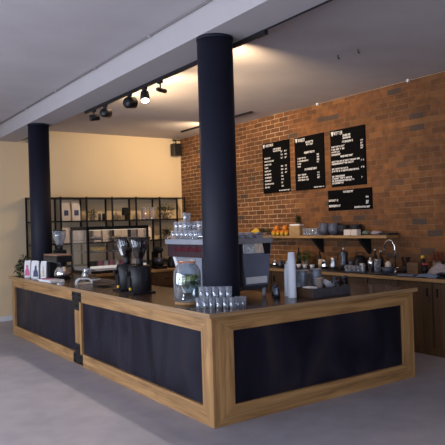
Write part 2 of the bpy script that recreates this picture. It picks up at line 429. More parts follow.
# ends and inner faces
for a in ((CXE-.03, CXE, CY+FT, 4.80, 0, ZT), (CX+FT, 3.40, CYE-.03, CYE, 0, ZT), (3.37, 3.40, 5.60, CYE-.03, 0, ZT),
          (3.83, CXE-.03, 4.77, 4.80, 0, ZT), (3.80, 3.83, 4.77, 5.60, 0, ZT), (3.40, 3.83, 5.57, 5.60, 0, ZT)):
    bm = NB(); box(bm, *a); obj('inner_panel', cl(bm), M_darkw, ctr)
# black steel joining plates with bolts
for zs in (1, -1):
    bm = NB(); y0, y1 = 6.84, 7.13; ym = 6.985
    if zs > 0: poly = [(y0, .872), (y1, .872), (y1, .757), (ym+.075, .757), (ym+.075, .655), (ym-.075, .655), (ym-.075, .757), (y0, .757)]
    else: poly = [(y0, .012), (y1, .012), (y1, .135), (ym+.07, .135), (ym+.07, .255), (ym-.07, .255), (ym-.07, .135), (y0, .135)]
    prism(bm, poly, 0, CX-.006, CX-.0005); pl = obj('joining_plate', cl(bm), M_dsteel if False else M_black, ctr)
    zz = (.84, .79, .70) if zs > 0 else (.04, .10, .20)
    for k, z in enumerate(zz):
        for yy in ((ym-.09, ym+.09) if k < 2 else (ym,)):
            bm = NB(); box(bm, CX-.013, CX-.005, yy-.02, yy+.02, z-.011, z+.011, .003); obj('bolt', cl(bm), M_blackm, pl)
# ------------------------------------------------------------------ glassware
def glass_bm(r=.0262, h=.092, w=.0025, s=1.1):
    return lathe(NB(), [(0, 0), (r*.86, 0), (r*.9, .004), (r*s, h), (r*s-w, h), (r*.9-w, .010), (0, .008)], seg=16)
gl0 = None
def put_glass(x, y, z, label, group, mug=False):
    global gl0
    if gl0 is None:
        gl0 = obj('drinking_glass', glass_bm(), M_glass); gl0.location = (x, y, z); tag(gl0, label, 'glass', group); return gl0
    return dup(gl0, (x, y, z), R.uniform(0, 6), label, group)
g1 = 'glasses stacked on the counter in front of the near column'
d = Vector((.683, -.730)); nrm = Vector((.730, .683)); p0 = Vector((2.745, 4.395))
S = .0585
rows = []
for k in range(6): rows.append((p0+d*S*k, 0))
for k in (0, 1, 5): rows.append((p0+d*S*(k+.5 if k < 5 else 5.6)+nrm*S*.9, 0))
rows.append((p0+d*S*6.3+nrm*.08, 0)); 
for (p, z) in rows:
    put_glass(p.x, p.y, HT, 'clear tumbler in the lower tier stacked before the near column', g1)
for k in range(5):
    p = p0+d*S*(k+.5); 
    put_glass(p.x, p.y, HT+.0925, 'clear tumbler in the upper tier stacked before the near column', 'upper glasses in front of the near column')
# ------------------------------------------------------------------ espresso machine
mx0, mx1, my0, my1 = 3.20, 3.72, 4.63, 5.62
em = thing('espresso_machine', 'large steel espresso machine behind the near column', 'espresso machine', (0, 0, 0))
em.location = (3.4, 5.1, HT)
def ml(bm): bmesh.ops.translate(bm, verts=bm.verts[:], vec=(-3.4, -5.1, -HT)); return bm
bm = NB(); prism(bm, [(3.125, 1.436), (3.745, 1.436), (3.75, 1.485), (3.12, 1.485)], 1, my0-.02, my1+.02)
obj('cup_tray', ml(bm), mat('tray_enamel', (.40, .43, .50), .3, .4, var=.05), em)
bm = NB()
for y in (my0-.005, my1+.005): tube(bm, [(3.15, y, 1.515), (3.73, y, 1.515)], .006)
for x in (3.15, 3.73): tube(bm, [(x, my0-.005, 1.515), (x, my1+.005, 1.515)], .006)
for x in (3.15, 3.73):
    for y in (my0-.005, my1+.005, (my0+my1)/2): tube(bm, [(x, y, 1.48), (x, y, 1.515)], .005)
obj('cup_rail', ml(bm), M_chrome, em)
bm = NB(); box(bm, 3.14, 3.30, my0-.01, my1+.01, 1.305, 1.434, .008); bp_ = obj('back_panel', ml(bm), M_maroon, em)
bm = NB()   # red script mark on the back panel
for k in range(11):
    y = 5.46-.045*k; h = .035 if k % 3 else .06
    tube(bm, [(3.136, y, 1.365), (3.136, y-.012, 1.365+h), (3.136, y-.03, 1.37), (3.136, y-.045, 1.38+.01*(k % 2))], .006, 6)
obj('script_mark', ml(bm), M_logo, bp_)
# lower back: sloped steel shroud narrowing to the base
bm = NB(); prism(bm, [(3.20, 1.31), (3.62, 1.31), (3.60, 1.10), (3.36, 1.10)], 1, my0+.03, my1-.03); obj('body', ml(bm), M_steel, em)
for y in (my0-.008, my1-.022):
    bm = NB(); prism(bm, [(3.39, 1.434), (3.74, 1.434), (3.72, 1.30), (3.69, 1.035), (3.41, 1.035), (3.40, 1.2)], 1, y, y+.03)
    sp_ = obj('side_panel', ml(bm), M_mach, em)
    bm = NB(); box(bm, 3.40, 3.70, y-.004, y+.034, 1.34, 1.434, .004); obj('side_band', ml(bm), M_steel, em)
    bm = NB(); box(bm, 3.42, 3.675, y-.006, y+.036, 1.05, 1.115, .006); obj('side_trim', ml(bm), M_white2, em)
    bm = NB(); prism(bm, [(3.62, 1.434), (3.72, 1.434), (3.715, 1.33), (3.65, 1.33), (3.635, 1.39)], 1, y-.008, y+.038); obj('side_cap', ml(bm), M_blackp, em)
for (x0, x1, mm) in ((3.42, 3.525, mat('pale_blue_reflection', (.62, .70, .9), .4, var=.5, scale=45)), (3.53, 3.63, mat('pale_peach_reflection', (.85, .66, .56), .4, var=.3, scale=40))):
    bm = NB(); box(bm, x0, x1, my0-.0145, my0-.0125, 1.342, 1.432); obj('painted_reflection', ml(bm), mm, em)  # window reflection on the side band, painted as thin coloured plates
bm = NB(); box(bm, 3.22, 3.70, my0+.02, my1-.02, .99, 1.06, .006); obj('drip_tray', ml(bm), M_dsteel, em)
bm = NB(); box(bm, 3.22, 3.385, my0-.005, 5.05, 1.03, 1.434, .004); obj('rear_frame', ml(bm), M_blackp, em)
bm = NB(); prism(bm, [(5.05, .97), (5.36, .97), (5.54, 1.305), (5.05, 1.305)], 0, 3.20, 3.33); obj('rear_shroud', ml(bm), M_shroud, em)
bm = NB(); prism(bm, [(5.365, .93), (5.41, .93), (5.605, 1.304), (5.545, 1.304)], 0, 3.19, 3.34); obj('slanted_leg', ml(bm), M_white2, em)
for x in (3.27, 3.66):
    for y in (my0+.03, my1-.07 if x > 3.5 else my1-.24):
        bm = NB(); lathe(bm, [(0, 0.0005), (.014, .0005), (.016, .02), (.024, .085), (0, .085)], x, y, HT, 12); obj('foot', ml(bm), M_shroud, em)
for y in (4.9, 5.15, 5.4):
    bm = NB(); lathe(bm, [(0, 0), (.035, 0), (.035, .07), (0, .07)], 3.66, y, 1.22, 16); gh = obj('group_head', ml(bm), M_chrome, em)
    bm = NB(); tube(bm, [(3.66, y, 1.235), (3.86, y, 1.225)], .014, 8); obj('portafilter_handle', ml(bm), M_blackp, gh)
for y in (4.72, 5.55):
    bm = NB(); tube(bm, [(3.70, y, 1.36), (3.76, y, 1.33), (3.77, y, 1.12)], .006, 8); obj('steam_wand', ml(bm), M_chrome, em)
# cups upside down and glasses on top
cup0 = None
for k, (x, y) in enumerate([(3.24, 4.70), (3.34, 4.70), (3.44, 4.70), (3.54, 4.70), (3.64, 4.70), (3.29, 4.80), (3.39, 4.80), (3.49, 4.80), (3.59, 4.80), (3.24, 4.92), (3.34, 4.92)]):
    lb = 'grey cup turned upside down in the front row on the espresso machine' if k < 5 else 'grey cup turned upside down in the back rows on the espresso machine'
    gg = 'front row of upturned cups' if k < 5 else 'back rows of upturned cups'
    if cup0 is None:
        bm = lathe(NB(), [(.044, 0), (.045, .004), (.038, .035), (.024, .055), (.0, .057)], seg=20)
        cup0 = obj('coffee_cup', bm, M_cup); cup0.location = (x, y, 1.4862); tag(cup0, lb, 'cup', gg)
    else: dup(cup0, (x, y, 1.4862), 0, lb, gg)
mug0 = None
def mug(x, y, z, lb, gg):
    global mug0
    if mug0 is None:
        mug0 = obj('drinking_glass', lathe(NB(), [(0, 0), (.034, 0), (.037, .006), (.042, .045), (.0415, .090), (.039, .090), (.0395, .045), (.034, .010), (0, .009)], seg=18), M_glass)
        mug0.location = (x, y, z); return tag(mug0, lb, 'glass', gg)
    return dup(mug0, (x, y, z), R.uniform(0, 6), lb, gg)
for y in (5.575, 5.485, 5.395, 5.305, 5.215, 5.125):
    for x in (3.205, 3.30, 3.395): mug(x, y, 1.4862, 'clear glass in the bottom tier on top of the espresso machine', 'bottom tier of glasses on the machine')
for k, y in enumerate((5.53, 5.44, 5.35, 5.17, 5.08)):
    for x in (3.22, 3.33) if k != 3 else (3.33,): mug(x, y, 1.5766, 'clear glass in the second tier on top of the espresso machine', 'second tier of glasses on the machine')
for y in (5.395,):
    mug(3.25, y, 1.667, 'clear glass alone at the very top of the pile on the espresso machine', None)
mug(3.34, 5.12, 1.667, 'clear glass on the second tier of the pile, close beside the near column', None)
# ------------------------------------------------------------------ drinks dispenser jar
t = thing('drink_dispenser', 'big glass drink dispenser jar with mint and a metal tap', 'drink dispenser', (2.83, 4.72, HT))
t.scale = (1.14, 1.14, 1.1)
obj('stand', lathe(NB(), [(0, 0), (.10, 0), (.105, .01), (.10, .02), (0, .02)], seg=32), M_shelfw, t)
obj('jar', lathe(NB(), [(0, .022), (.100, .022), (.108, .04), (.112, .20), (.108, .27), (.085, .315), (.068, .33), (.070, .345), (.064, .345), (.064, .33), (.080, .31), (.103, .268), (.106, .20), (.103, .045), (0, .035)], seg=36), M_jar, t)
obj('water', lathe(NB(), [(0, .037), (.101, .045), (.104, .20), (.102, .235), (0, .235)], seg=32), M_water, t)
bm = NB()
for k in range(300):
    a = R.uniform(0, 6.3); r = R.uniform(.02, .102); leaf(bm, (r*math.cos(a)*.9, r*math.sin(a)*.9, R.uniform(.14, .235)), (R.uniform(-1, 1), R.uniform(-1, 1), R.uniform(-.5, .6)), .035, .02)
obj('mint', bm, M_mint, t)
for k in range(5):
    a = -2.6+k*.5; 
    bm = solidlathe(NB(), [(.024, 0), (.024, .005)], seg=16, M=Matrix.Translation((.078*math.cos(a), .078*math.sin(a), .20+.008*k)) @ Matrix.Rotation(a, 4, 'Z') @ Matrix.Rotation(1.2, 4, 'Y')); obj('lime_slice', bm, M_lime, t)
ld = obj('lid', lathe(NB(), [(0, .346), (.072, .346), (.074, .352), (.074, .362), (.03, .372), (0, .372)], seg=32), M_jar, t)
obj('seal_ring', lathe(NB(), [(.070, .341), (.077, .341), (.077, .348), (.070, .348), (.070, .341)], seg=32), mat('orange_seal', (.75, .20, .06), .5, var=.05), t)
bm = NB(); tube(bm, [(-.075, -.08, .07), (-.105, -.115, .07), (-.115, -.125, .05)], [.012, .012, .010], 10); tube(bm, [(-.10, -.11, .075), (-.10, -.11, .10)], .007, 8)
obj('tap', bm, M_chrome, t)
# tall glasses beside the jar, hanging bar glass
one('milk_jug', 'small steel milk jug beside the glass dispenser jar', 'jug', lathe(NB(), [(0, 0), (.04, 0), (.042, .05), (.030, .09), (.034, .10), (.031, .10), (.027, .09), (.038, .05), (0, .004)], seg=20), M_steel, (3.08, 4.98, HT))
# ------------------------------------------------------------------ twin grinders
def grinder(x, y, label, W=.112):
    t = thing('coffee_grinder', label, 'grinder', (x, y, HT))
    bm = solidlathe(NB(), [(W*.95, 0), (W, .01), (W, .28), (W*.9, .298)], seg=28)
    for v in bm.verts: v.co.x *= 1.12
    obj('body', bm, M_blackp, t)
    obj('base_plate', box(NB(), -.135, .13, -W, W, 0, .02, .005), M_black, t)
    bm = NB()
    lathe(bm, [(0, .298), (.042, .298), (.038, .33), (.034, .36), (.038, .38), (0, .38)], seg=24); obj('neck', bm, M_blackp, t)
    hp = obj('hopper', lathe(NB(), [(.036, .375), (.050, .40), (.122, .585), (.120, .587), (.046, .402), (.032, .377)], seg=28), M_smoke, t)
    obj('beans', lathe(NB(), [(0, .377), (.034, .38), (.046, .40), (.062, .455), (0, .46)], seg=24), M_beans, hp)
    obj('lid', lathe(NB(), [(0, .586), (.125, .586), (.127, .592), (.125, .60), (.03, .603), (0, .61)], seg=28), M_blackp, t)
    obj('spout', box(NB(), -.165, -.10, -.02, .02, .19, .24, .006), M_black, t)
    bm = NB(); ball(bm, (-W*1.12-.008, -W*.30, .055), .016); obj('knob', bm, M_yellow, t)
    bm = NB(); box(bm, -W*1.12-.012, -W*.9, -.035, .035, .06, .18, .006); obj('front_plate', bm, M_blackm, t)
    return t
g = grinder(2.955, 6.24, 'black coffee grinder of the pair, the one farther from the glass jar', .105)
g = grinder(2.93, 5.87, 'black coffee grinder of the pair, the one nearer the glass jar')
bm = NB(); box(bm, -.001, .001, -.03, .03, .40, .56, 0)
for v in bm.verts: v.co.x += -(v.co.z-.40)*.33-.052
obj('white_label', bm, M_paper, bpy.data.objects['coffee_grinder'])
# ------------------------------------------------------------------ paper goods on long arm
t = thing('wire_basket', 'low dark wire basket on the counter before the grinders', 'basket', (2.93, 6.85, HT))
bm = NB()
for z, s in ((.006, .8), (.035, 1)):
    tube(bm, [(-.09*s, -.17*s, z), (.09*s, -.17*s, z), (.09*s, .17*s, z), (-.09*s, .17*s, z)], .003, 6, cyc=True)
obj('rim', bm, M_black, t); bm = NB()
for k in range(9):
    y = -.16+.04*k; tube(bm, [(-.09, y, .035), (-.072, y*.8, .006), (.072, y*.8, .006), (.09, y, .035)], .002, 5)
obj('wires', bm, M_black, t)
# white loop stand (napkin bracket)
t = thing('napkin_holder', 'white bent napkin holder on the counter near the joining plate', 'napkin holder', (2.92, 7.45, HT), PI/2-.25)
t.scale = (.8, .66, .85)
bm = NB()
pts = [(-.16, .0), (-.15, .05), (-.10, .082), (0, .088), (.10, .088), (.15, .062), (.165, .0)]
inn = [(a*.84, max(0, c-.016)) for a, c in pts]
for k in range(len(pts)-1): prism(bm, [pts[k], pts[k+1], inn[k+1], inn[k]], 0, -.055, .055)
obj('bracket', bm, M_white2, t)
obj('napkins', box(NB(), -.045, .045, -.12, .12, .0, .024, .003), M_kraft, t)
# booklets
for k, (lb, mm) in enumerate((('white booklet at the bottom of the pile by the coffee brewer', M_paper), ('white booklet with a pink cover edge on top of the pile by the coffee brewer', M_paper))):
    t = thing('booklet', lb, 'booklet', (2.745, 8.18+.05*k, HT+.0005+.0145*k), .05+.07*k)
    obj('cover', box(NB(), -.10, .10, -.21, .21, 0, .014, .002), mm, t)
    if k: obj('pink_cover', box(NB(), -.09, .09, .02, .20, .0142, .0165), M_pink, t)
# coffee brewer
t = thing('coffee_brewer', 'black filter coffee brewer with a copper-coloured top plate', 'coffee brewer', (2.96, 8.55, HT))
obj('tower', box(NB(), -.08, .10, .14, .30, 0, .30, .01), M_blackp, t)
obj('head', box(NB(), -.10, .12, -.26, .32, .245, .335, .012), M_blackp, t)
obj('top_plate', box(NB(), -.10, .12, -.26, .30, .337, .357, .004), M_copper, t)
obj('hot_plate', lathe(NB(), [(0, 0), (.125, 0), (.13, .01), (.12, .028), (0, .028)], .01, -.15, 0, 28), M_blackm, t)
obj('filter_basket', lathe(NB(), [(0, .19), (.045, .19), (.08, .245), (0, .245)], 0, -.15, 0, 24), M_blackp, t)
t = thing('coffee_pot', 'round chrome coffee pot standing under the brewer', 'coffee pot', (2.97, 8.40, HT+.0285))
t.scale = (1.12, 1.12, 1.12)
obj('body', lathe(NB(), [(0, 0), (.085, 0), (.098, .03), (.092, .08), (.055, .135), (.05, .145), (0, .145)], seg=28), M_chrome, t)
obj('lid', lathe(NB(), [(0, .146), (.052, .146), (.045, .158), (0, .160)], seg=24), M_blackp, t)
obj('handle', tube(NB(), [(.045, -.02, .135), (.10, -.06, .14), (.13, -.075, .10), (.10, -.06, .035), (.075, -.045, .03)], .009, 8), M_blackp, t)
# grinder behind brewer with hopper
t = thing('hopper_grinder', 'small coffee grinder with a clear hopper behind the filter brewer', 'grinder', (3.17, 9.03, HT))
obj('body', box(NB(), -.08, .08, -.08, .08, 0, .40, .012), M_blackp, t)
obj('neck', solidlathe(NB(), [(.05, .40), (.045, .43), (.055, .47)], seg=20), M_blackp, t)
obj('hopper', lathe(NB(), [(.05, .47), (.095, .60), (.10, .69), (.097, .69), (.092, .60), (.047, .472)], seg=24), M_glass, t)
obj('lid', lathe(NB(), [(0, .691), (.102, .691), (.10, .703), (0, .706)], seg=24), M_blackp, t)
# tea glass and glass server
t = thing('glass_server', 'glass server with amber tea beside the coffee brewer', 'server', (3.20, 8.05, HT))
obj('vessel', lathe(NB(), [(0, 0), (.06, 0), (.075, .04), (.06, .10), (.045, .14), (.05, .16), (.047, .16), (.042, .14), (.057, .10), (.072, .04), (0, .004)], seg=24), M_glass, t)
obj('tea', lathe(NB(), [(0, .006), (.07, .04), (.062, .075), (0, .075)], seg=20), M_amber, t)
obj('handle', tube(NB(), [(.05, -.03, .13), (.10, -.05, .12), (.10, -.05, .05), (.07, -.035, .04)], .006, 6), M_blackp, t)
one('cup_saucer', 'white saucer beside the glass tea server', 'saucer', lathe(NB(), [(0, 0), (.04, 0), (.075, .014), (.072, .016), (.04, .004), (0, .004)], seg=24), M_white2, (3.22, 7.80, HT))
# retail bags at far end
bagspec = [(2.74, 9.23, M_pink, 'pink', 'white coffee bag with a pink print, nearest the far end of the counter'),
           (2.79, 9.06, M_red, 'thin', 'white coffee bag with a thin dark red stripe beside the pink one'),
           (2.76, 8.88, M_navy, 'navy', 'white coffee bag with a navy print'),
           (2.83, 8.74, M_kraft, 'thin', 'white coffee bag with a tan stripe, nearest the coffee brewer')]
for x, y, mm, kd, lb in bagspec:
    t = thing('coffee_bag', lb, 'coffee bag', (x, y, HT+.0005), math.radians(50)+R.uniform(-.15, .15))
    bm = NB(); prism(bm, [(-.036, 0), (.036, 0), (.040, .10), (.028, .20), (.010, .245), (.006, .255), (-.006, .255), (-.010, .245), (-.028, .20), (-.040, .10)], 1, -.044, .044)
    obj('pouch', bm, M_paper, t)
    w = .036 if kd != 'thin' else .014
    bm = NB(); prism(bm, [(-w, .03), (w, .03), (w*.9, .10), (w*.4, .135), (w*.3, .19), (-w*.3, .19), (-w*.4, .135), (-w*.9, .10)], 0, -.044, -.0415); obj('print', bm, mm, t)
# potted plant behind bags
def plant(name, label, x, y, z, r=.12, h=.2, n=70, m=M_leafd, pr=.05, ph=.09, L=.07, cat='plant', droop=.3, potm=M_terra, group=None):
    t = thing(name, label, cat, (x, y, z), 0, group)
    obj('pot', lathe(NB(), [(0, 0), (pr*.75, 0), (pr, ph), (pr*.92, ph), (pr*.8, ph*.8), (0, ph*.8)], seg=18), potm, t)
    bm = NB()
    for k in range(n):
        a = R.uniform(0, 2*PI); q = R.random()**.5; zz = ph+R.random()*h
        c = Vector((q*r*math.cos(a), q*r*math.sin(a), zz-q*q*droop*h))
        leaf(bm, c, (math.cos(a)+R.uniform(-.5, .5), math.sin(a)+R.uniform(-.5, .5), R.uniform(-.4, .9)), L*R.uniform(.6, 1.2), L*.5, .3)
    for k in range(6):
        a = k*1.05; tube(bm, [(0, 0, ph*.8), (r*.4*math.cos(a), r*.4*math.sin(a), ph+h*.5), (r*.7*math.cos(a), r*.7*math.sin(a), ph+h*.7)], .002, 5)
    obj('foliage', bm, m, t)
    return t
plant('potted_plant', 'leafy plant trailing over the far end of the counter', 2.85, 9.73, HT, .12, .22, 330, M_leafd, .045, .10, .085, droop=.8)
# ------------------------------------------------------------------ short arm items
def cupstack(x, y, n, label):
    t = thing('paper_cup_stack', label, 'paper cups', (x, y, HT))
    for k in range(n):
        z = .012*k
        bm = lathe(NB(), [(.039, z), (.0395, z+.004), (.0385, z+.008), (.037, z+.015)] if k < n-1 else [(.039, z), (.0395, z+.004), (.029, z+.092), (0, z+.092)], seg=22)
        obj('cup', bm, M_papercup, t)
    return t
cupstack(3.765, 4.36, 29, 'taller stack of pale paper cups at the counter edge')
cupstack(3.82, 4.48, 19, 'shorter stack of pale paper cups behind the taller stack')
# tray box
t = thing('wooden_crate', 'dark wooden crate of sachets and cups on the short arm of the counter', 'crate', (4.10, 4.29, HT))
W, D, Hh = .245, .12, .085
for nm, a in (('side_board', (-W, W, -D, -D+.012, 0, Hh)), ('side_board', (-W, W, D-.012, D, 0, Hh)), ('end_board', (-W, -W+.012, -D+.012, D-.012, 0, Hh)), ('end_board', (W-.012, W, -D+.012, D-.012, 0, Hh)), ('bottom_board', (-W+.012, W-.012, -D+.012, D-.012, .002, .012))):
    obj(nm, box(NB(), *a, .002), M_darkw if nm != 'side_board' else mat('grey_shaded_wood', (.055, .052, .062), .6, var=.3, scale=20), t)  # long side boards are dark grey: their shade is put into the colour
one('kraft_cup', 'brown ribbed paper cup standing in the dark crate', 'cup', lathe(NB(), [(0, 0), (.030, 0), (.041, .155), (.043, .155), (.043, .16), (.038, .16), (.028, .004), (0, .004)], seg=22), mat('kraft_sleeve', (.36, .28, .25), .7, var=.1), (4.03, 4.27, HT+.0125))
one('sachet_pile', 'white paper sachets at the left end of the dark crate', 'sachets', box(box(NB(), -.05, .05, -.06, .06, 0, .045, .004), -.045, .05, -.05, .055, .046, .082, .004), M_paper, (3.925, 4.29, HT+.0125), .0)
bm = NB(); 
for k in range(5):
    a = .5*k-.4; leaf(bm, (0, 0, .03+.012*k), (math.cos(a), math.sin(a)*.6, .5), .13, .07, .1)
box(bm, -.05, .06, -.05, .05, 0, .045, .008)
one('napkin_bundle', 'crumpled white napkins inside the dark crate behind the brown cup', 'napkins', bm, mat('blueish_napkin', (.55, .62, .74), .8, var=.05), (4.145, 4.30, HT+.0125))
one('sugar_jar', 'small dark jar at the right end of the dark crate', 'jar', solidlathe(NB(), [(.034, 0), (.036, .07), (.03, .085), (.03, .10)], seg=20), M_blackp, (4.295, 4.29, HT+.0125))
for x, lb in ((4.18, 'ribbed grey tin canister, the left of the pair behind the crate'), (4.365, 'ribbed grey tin canister, the right of the pair behind the crate')):
    t = thing('tin_canister', lb, 'canister', (x, 4.68, HT))
    pr = [(.062, 0), (.064, .003)]
    for k in range(8): z = .02+.021*k; pr += [(.064, z), (.0655, z+.004), (.064, z+.008)]
    pr += [(.064, .20), (.066, .205), (.066, .212), (.062, .212)]
    obj('body', lathe(NB(), [(0, 0)]+pr+[(.062, .205), (.061, .02), (0, .015)], seg=30), M_can, t)
    obj('rim_ring', lathe(NB(), [(.064, .211), (.068, .212), (.068, .217), (.064, .218), (.062, .212)], seg=30), M_steel, t)
for x, lb in ((4.58, 'dark blue jar right of the crate near the canisters'), (4.72, 'black tamper with a metal cap right of the crate')):
    t = thing('storage_jar', lb, 'jar', (x, 4.62, HT))
    obj('body', solidlathe(NB(), [(.040, 0), (.042, .08), (.036, .10)], seg=20), M_bowl if x < 4.6 else M_blackp, t)
    obj('lid', solidlathe(NB(), [(.038, .101), (.040, .12), (.02, .125)], seg=20), M_dsteel, t)
for k, (x, y) in enumerate([(3.66, 4.465), (3.83, 4.70)]):
    one('milk_pitcher', ['dark steel milk pitcher left of the paper cups', 'dark steel milk pitcher close beside the paper cups'][k], 'pitcher',
        lathe(NB(), [(0, 0), (.033, 0), (.036, .04), (.026, .085), (.030, .10), (.027, .10), (.023, .085), (.033, .04), (0, .004)], seg=18), M_dsteel, (x, y, HT))
# ------------------------------------------------------------------ back counter along brick wall
BX = 6.05; bc = thing('back_counter', 'long dark wooden back counter against the brick wall', 'counter', (BX, 0, 0))
def bl(bm): bmesh.ops.translate(bm, verts=bm.verts[:], vec=(-BX, 0, 0)); return bm
bm = NB(); box(bm, BX-.03, XB-.002, 1.0, 9.05, .875, .916, .004); obj('worktop', bl(bm), M_shelfw, bc)
bm = NB(); box(bm, BX-.02, XB-.003, 1.01, 9.04, .9165, .920); obj('top_sheet', bl(bm), M_black, bc)
y = 1.0
while y < 9.0:
    bm = NB(); box(bm, BX+.02, XB-.01, y+.005, y+.995, .0, .873); obj('carcass', bl(bm), M_darkw, bc)
    for k in range(2):
        bm = NB(); box(bm, BX, BX+.019, y+.01+.5*k, y+.49+.5*k, .10, .86, .003); dr = obj('door', bl(bm), M_darkw, bc)
        bm = NB(); box(bm, BX-.02, BX-.001, y+(.42 if k == 0 else .56), y+(.44 if k == 0 else .58), .70, .80, .004); obj('handle', bl(bm), M_black, dr)
    y += 1
# wall shelf
WX = 6.45
ws = thing('wall_shelf', 'long oak shelf on the brick wall under the menu boards', 'shelf', (XB, 7, 1.38))
def wl(bm): bmesh.ops.translate(bm, verts=bm.verts[:], vec=(-XB, -7, -1.38)); return bm
bm = NB(); box(bm, WX, XB-.002, 5.50, 9.0, 1.375, 1.415, .003); obj('board', wl(bm), M_shelfw, ws)
for y in (6.03, 7.0, 8.9):
    bm = NB(); prism(bm, [(XB-.003, 1.374), (WX+.03, 1.374), (WX+.05, 1.34), (XB-.06, 1.20), (XB-.003, 1.14)], 1, y-.03, y+.03); obj('bracket', wl(bm), M_blackm, ws)
SZ = 1.4155
def item(name, label, cat, prof, m, x, y, z, seg=18, group=None):
    return one(name, label, cat, lathe(NB(), prof, seg=seg), m, (x, y, z), 0, group)
# fruit
fr = [(6.53, 7.98, M_orange, 0), (6.53, 7.87, M_orange, 0), (6.53, 7.76, M_orange, 0), (6.53, 7.65, M_orange, 0), (6.54, 7.925, M_orange, 1), (6.54, 7.705, M_orange, 1),(6.62, 7.82, M_orange, 0)]
t0 = None
for k, (x, y, m_, lv) in enumerate(fr):
    lb = 'orange lying on top of the fruit heap on the wall shelf' if lv else 'orange in the bottom layer of the fruit heap on the wall shelf'
    gp = 'top oranges of the heap' if lv else 'bottom oranges of the heap'
    if t0 is None:
        bm = NB(); ball(bm, (0, 0, 0), .048); t0 = one('orange', lb, 'fruit', bm, M_orange, (x, y, SZ+.047), 0, gp)
    else: dup(t0, (x, y, SZ+.047+lv*.080), R.random()*6, lb, gp)
l0 = None
for (x, y, z) in [(6.465, 7.925, 0), (6.465, 7.815, 0), (6.465, 7.705, 0), (6.47, 7.595, 0)]:
    if l0 is None:
        bm = NB(); ball(bm, (0, 0, 0), .03, 1, 1.3, 1); tube(bm, [(0, .037, 0), (0, .046, 0)], [.008, .004], 8); l0 = one('lemon', 'lemon in the row at the shelf edge before the oranges', 'fruit', bm, M_lemon, (x, y, SZ+.029), 0, 'lemons on the wall shelf')
    else: dup(l0, (x, y, SZ+.029), R.uniform(-.4, .4))
t = thing('banana_bunch', 'bunch of bananas on the wall shelf above the espresso machine', 'bananas', (6.55, 8.55, SZ))
for k in range(4):
    bm = NB(); pts = [(.02*k-.03+.0, -.10+.2*s/6, .025+.05*math.sin(PI*s/6)+.012*k) for s in range(7)]
    tube(bm, pts, [.006, .015, .019, .02, .019, .014, .006], 8); obj('banana', bm, M_banana, t)
plant('dark_greens', 'dark leafy greens lying between bananas and oranges on the shelf', 6.56, 8.27, SZ, .09, .07, 60, M_leafd, .05, .05, .06)
t = thing('pineapple', 'pineapple standing behind the pale wooden crate on the shelf', 'fruit', (6.64, 7.50, SZ))
bm = NB(); ball(bm, (0, 0, .09), .055, 1, 1, 1.6, 18); obj('body', bm, M_pine, t)
bm = NB()
for k in range(26):
    a = k*2.4; e = .3+k*.045; leaf(bm, (0, 0, .17+.003*k), (math.cos(a), math.sin(a), e*1.6), .13, .026, .12)
obj('crown', bm, M_leafd, t)
t = thing('small_crate', 'pale wooden box with a white cloth top on the wall shelf', 'crate', (6.515, 7.385, SZ))
obj('box_body', box(NB(), -.06, .06, -.125, .125, 0, .155, .004), M_crate, t)
obj('liner', box(NB(), -.055, .055, -.12, .12, .156, .185, .01), M_paper, t)
g0 = 'glasses in the row on the wall shelf'
for k in range(10): put_glass(6.50+.07*(k % 2), 7.19-.068*(k//2), SZ, 'clear tumbler in the row between pale box and blue bowls', g0).scale = (1, 1, 1.25)
# bowls
bw = 0
def bowl_stack(y, n, m_, lb, r=.085):
    global bw
    t = thing('bowl_stack', lb, 'bowls', (6.55 if y > 6.3 else 6.61, y, SZ))
    for k in range(n):
        z = k*.03
        obj('bowl', lathe(NB(), [(0, z), (r*.5, z), (r*.9, z+.06), (r, z+.095), (r-.005, z+.095), (r*.85, z+.06), (r*.45, z+.008), (0, z+.008)], seg=24), m_, t)
bowl_stack(6.785, 4, M_bowl, 'stack of blue-grey bowls nearest the row of glasses', .095)
bowl_stack(6.58, 4, M_bowl, 'second stack of blue-grey bowls, beside the black bowls', .095)
bowl_stack(6.385, 3, M_bowld, 'stack of black bowls beside the blue-grey bowls', .09)
bowl_stack(6.20, 3, M_bowld, 'stack of black bowls behind the white boxes', .085)
for k in range(2):
    one('white_box', ['white carton on the shelf, beside the black bowls', 'white carton on the shelf, beside the folded coloured cloth'][k], 'box', box(NB(), -.04, .04, -.062, .062, 0, .085, .003), M_bag, (6.475, 6.215-.135*k, SZ))
bm = NB(); ball(bm, (0, 0, .035), .06, 1, 1.1, .55); one('cloth_bundle', 'small green and purple cloth bundle on the shelf', 'cloth', bm, mat('multi_cloth', (.14, .17, .13), .9, var=.6, scale=25), (6.53, 5.93, SZ))
bm = NB(); ball(bm, (0, 0, .032), .07, 1, 1.3, .45); one('folded_cloth', 'folded grey cloth at the right end of the shelf', 'cloth', bm, M_cloth, (6.55, 5.76, SZ))
one('shelf_board_end', 'dark flat tray jutting from the end of the shelf', 'tray', box(NB(), -.10, .10, -.09, .09, 0, .03, .004), M_bowld, (6.57, 5.565, SZ))
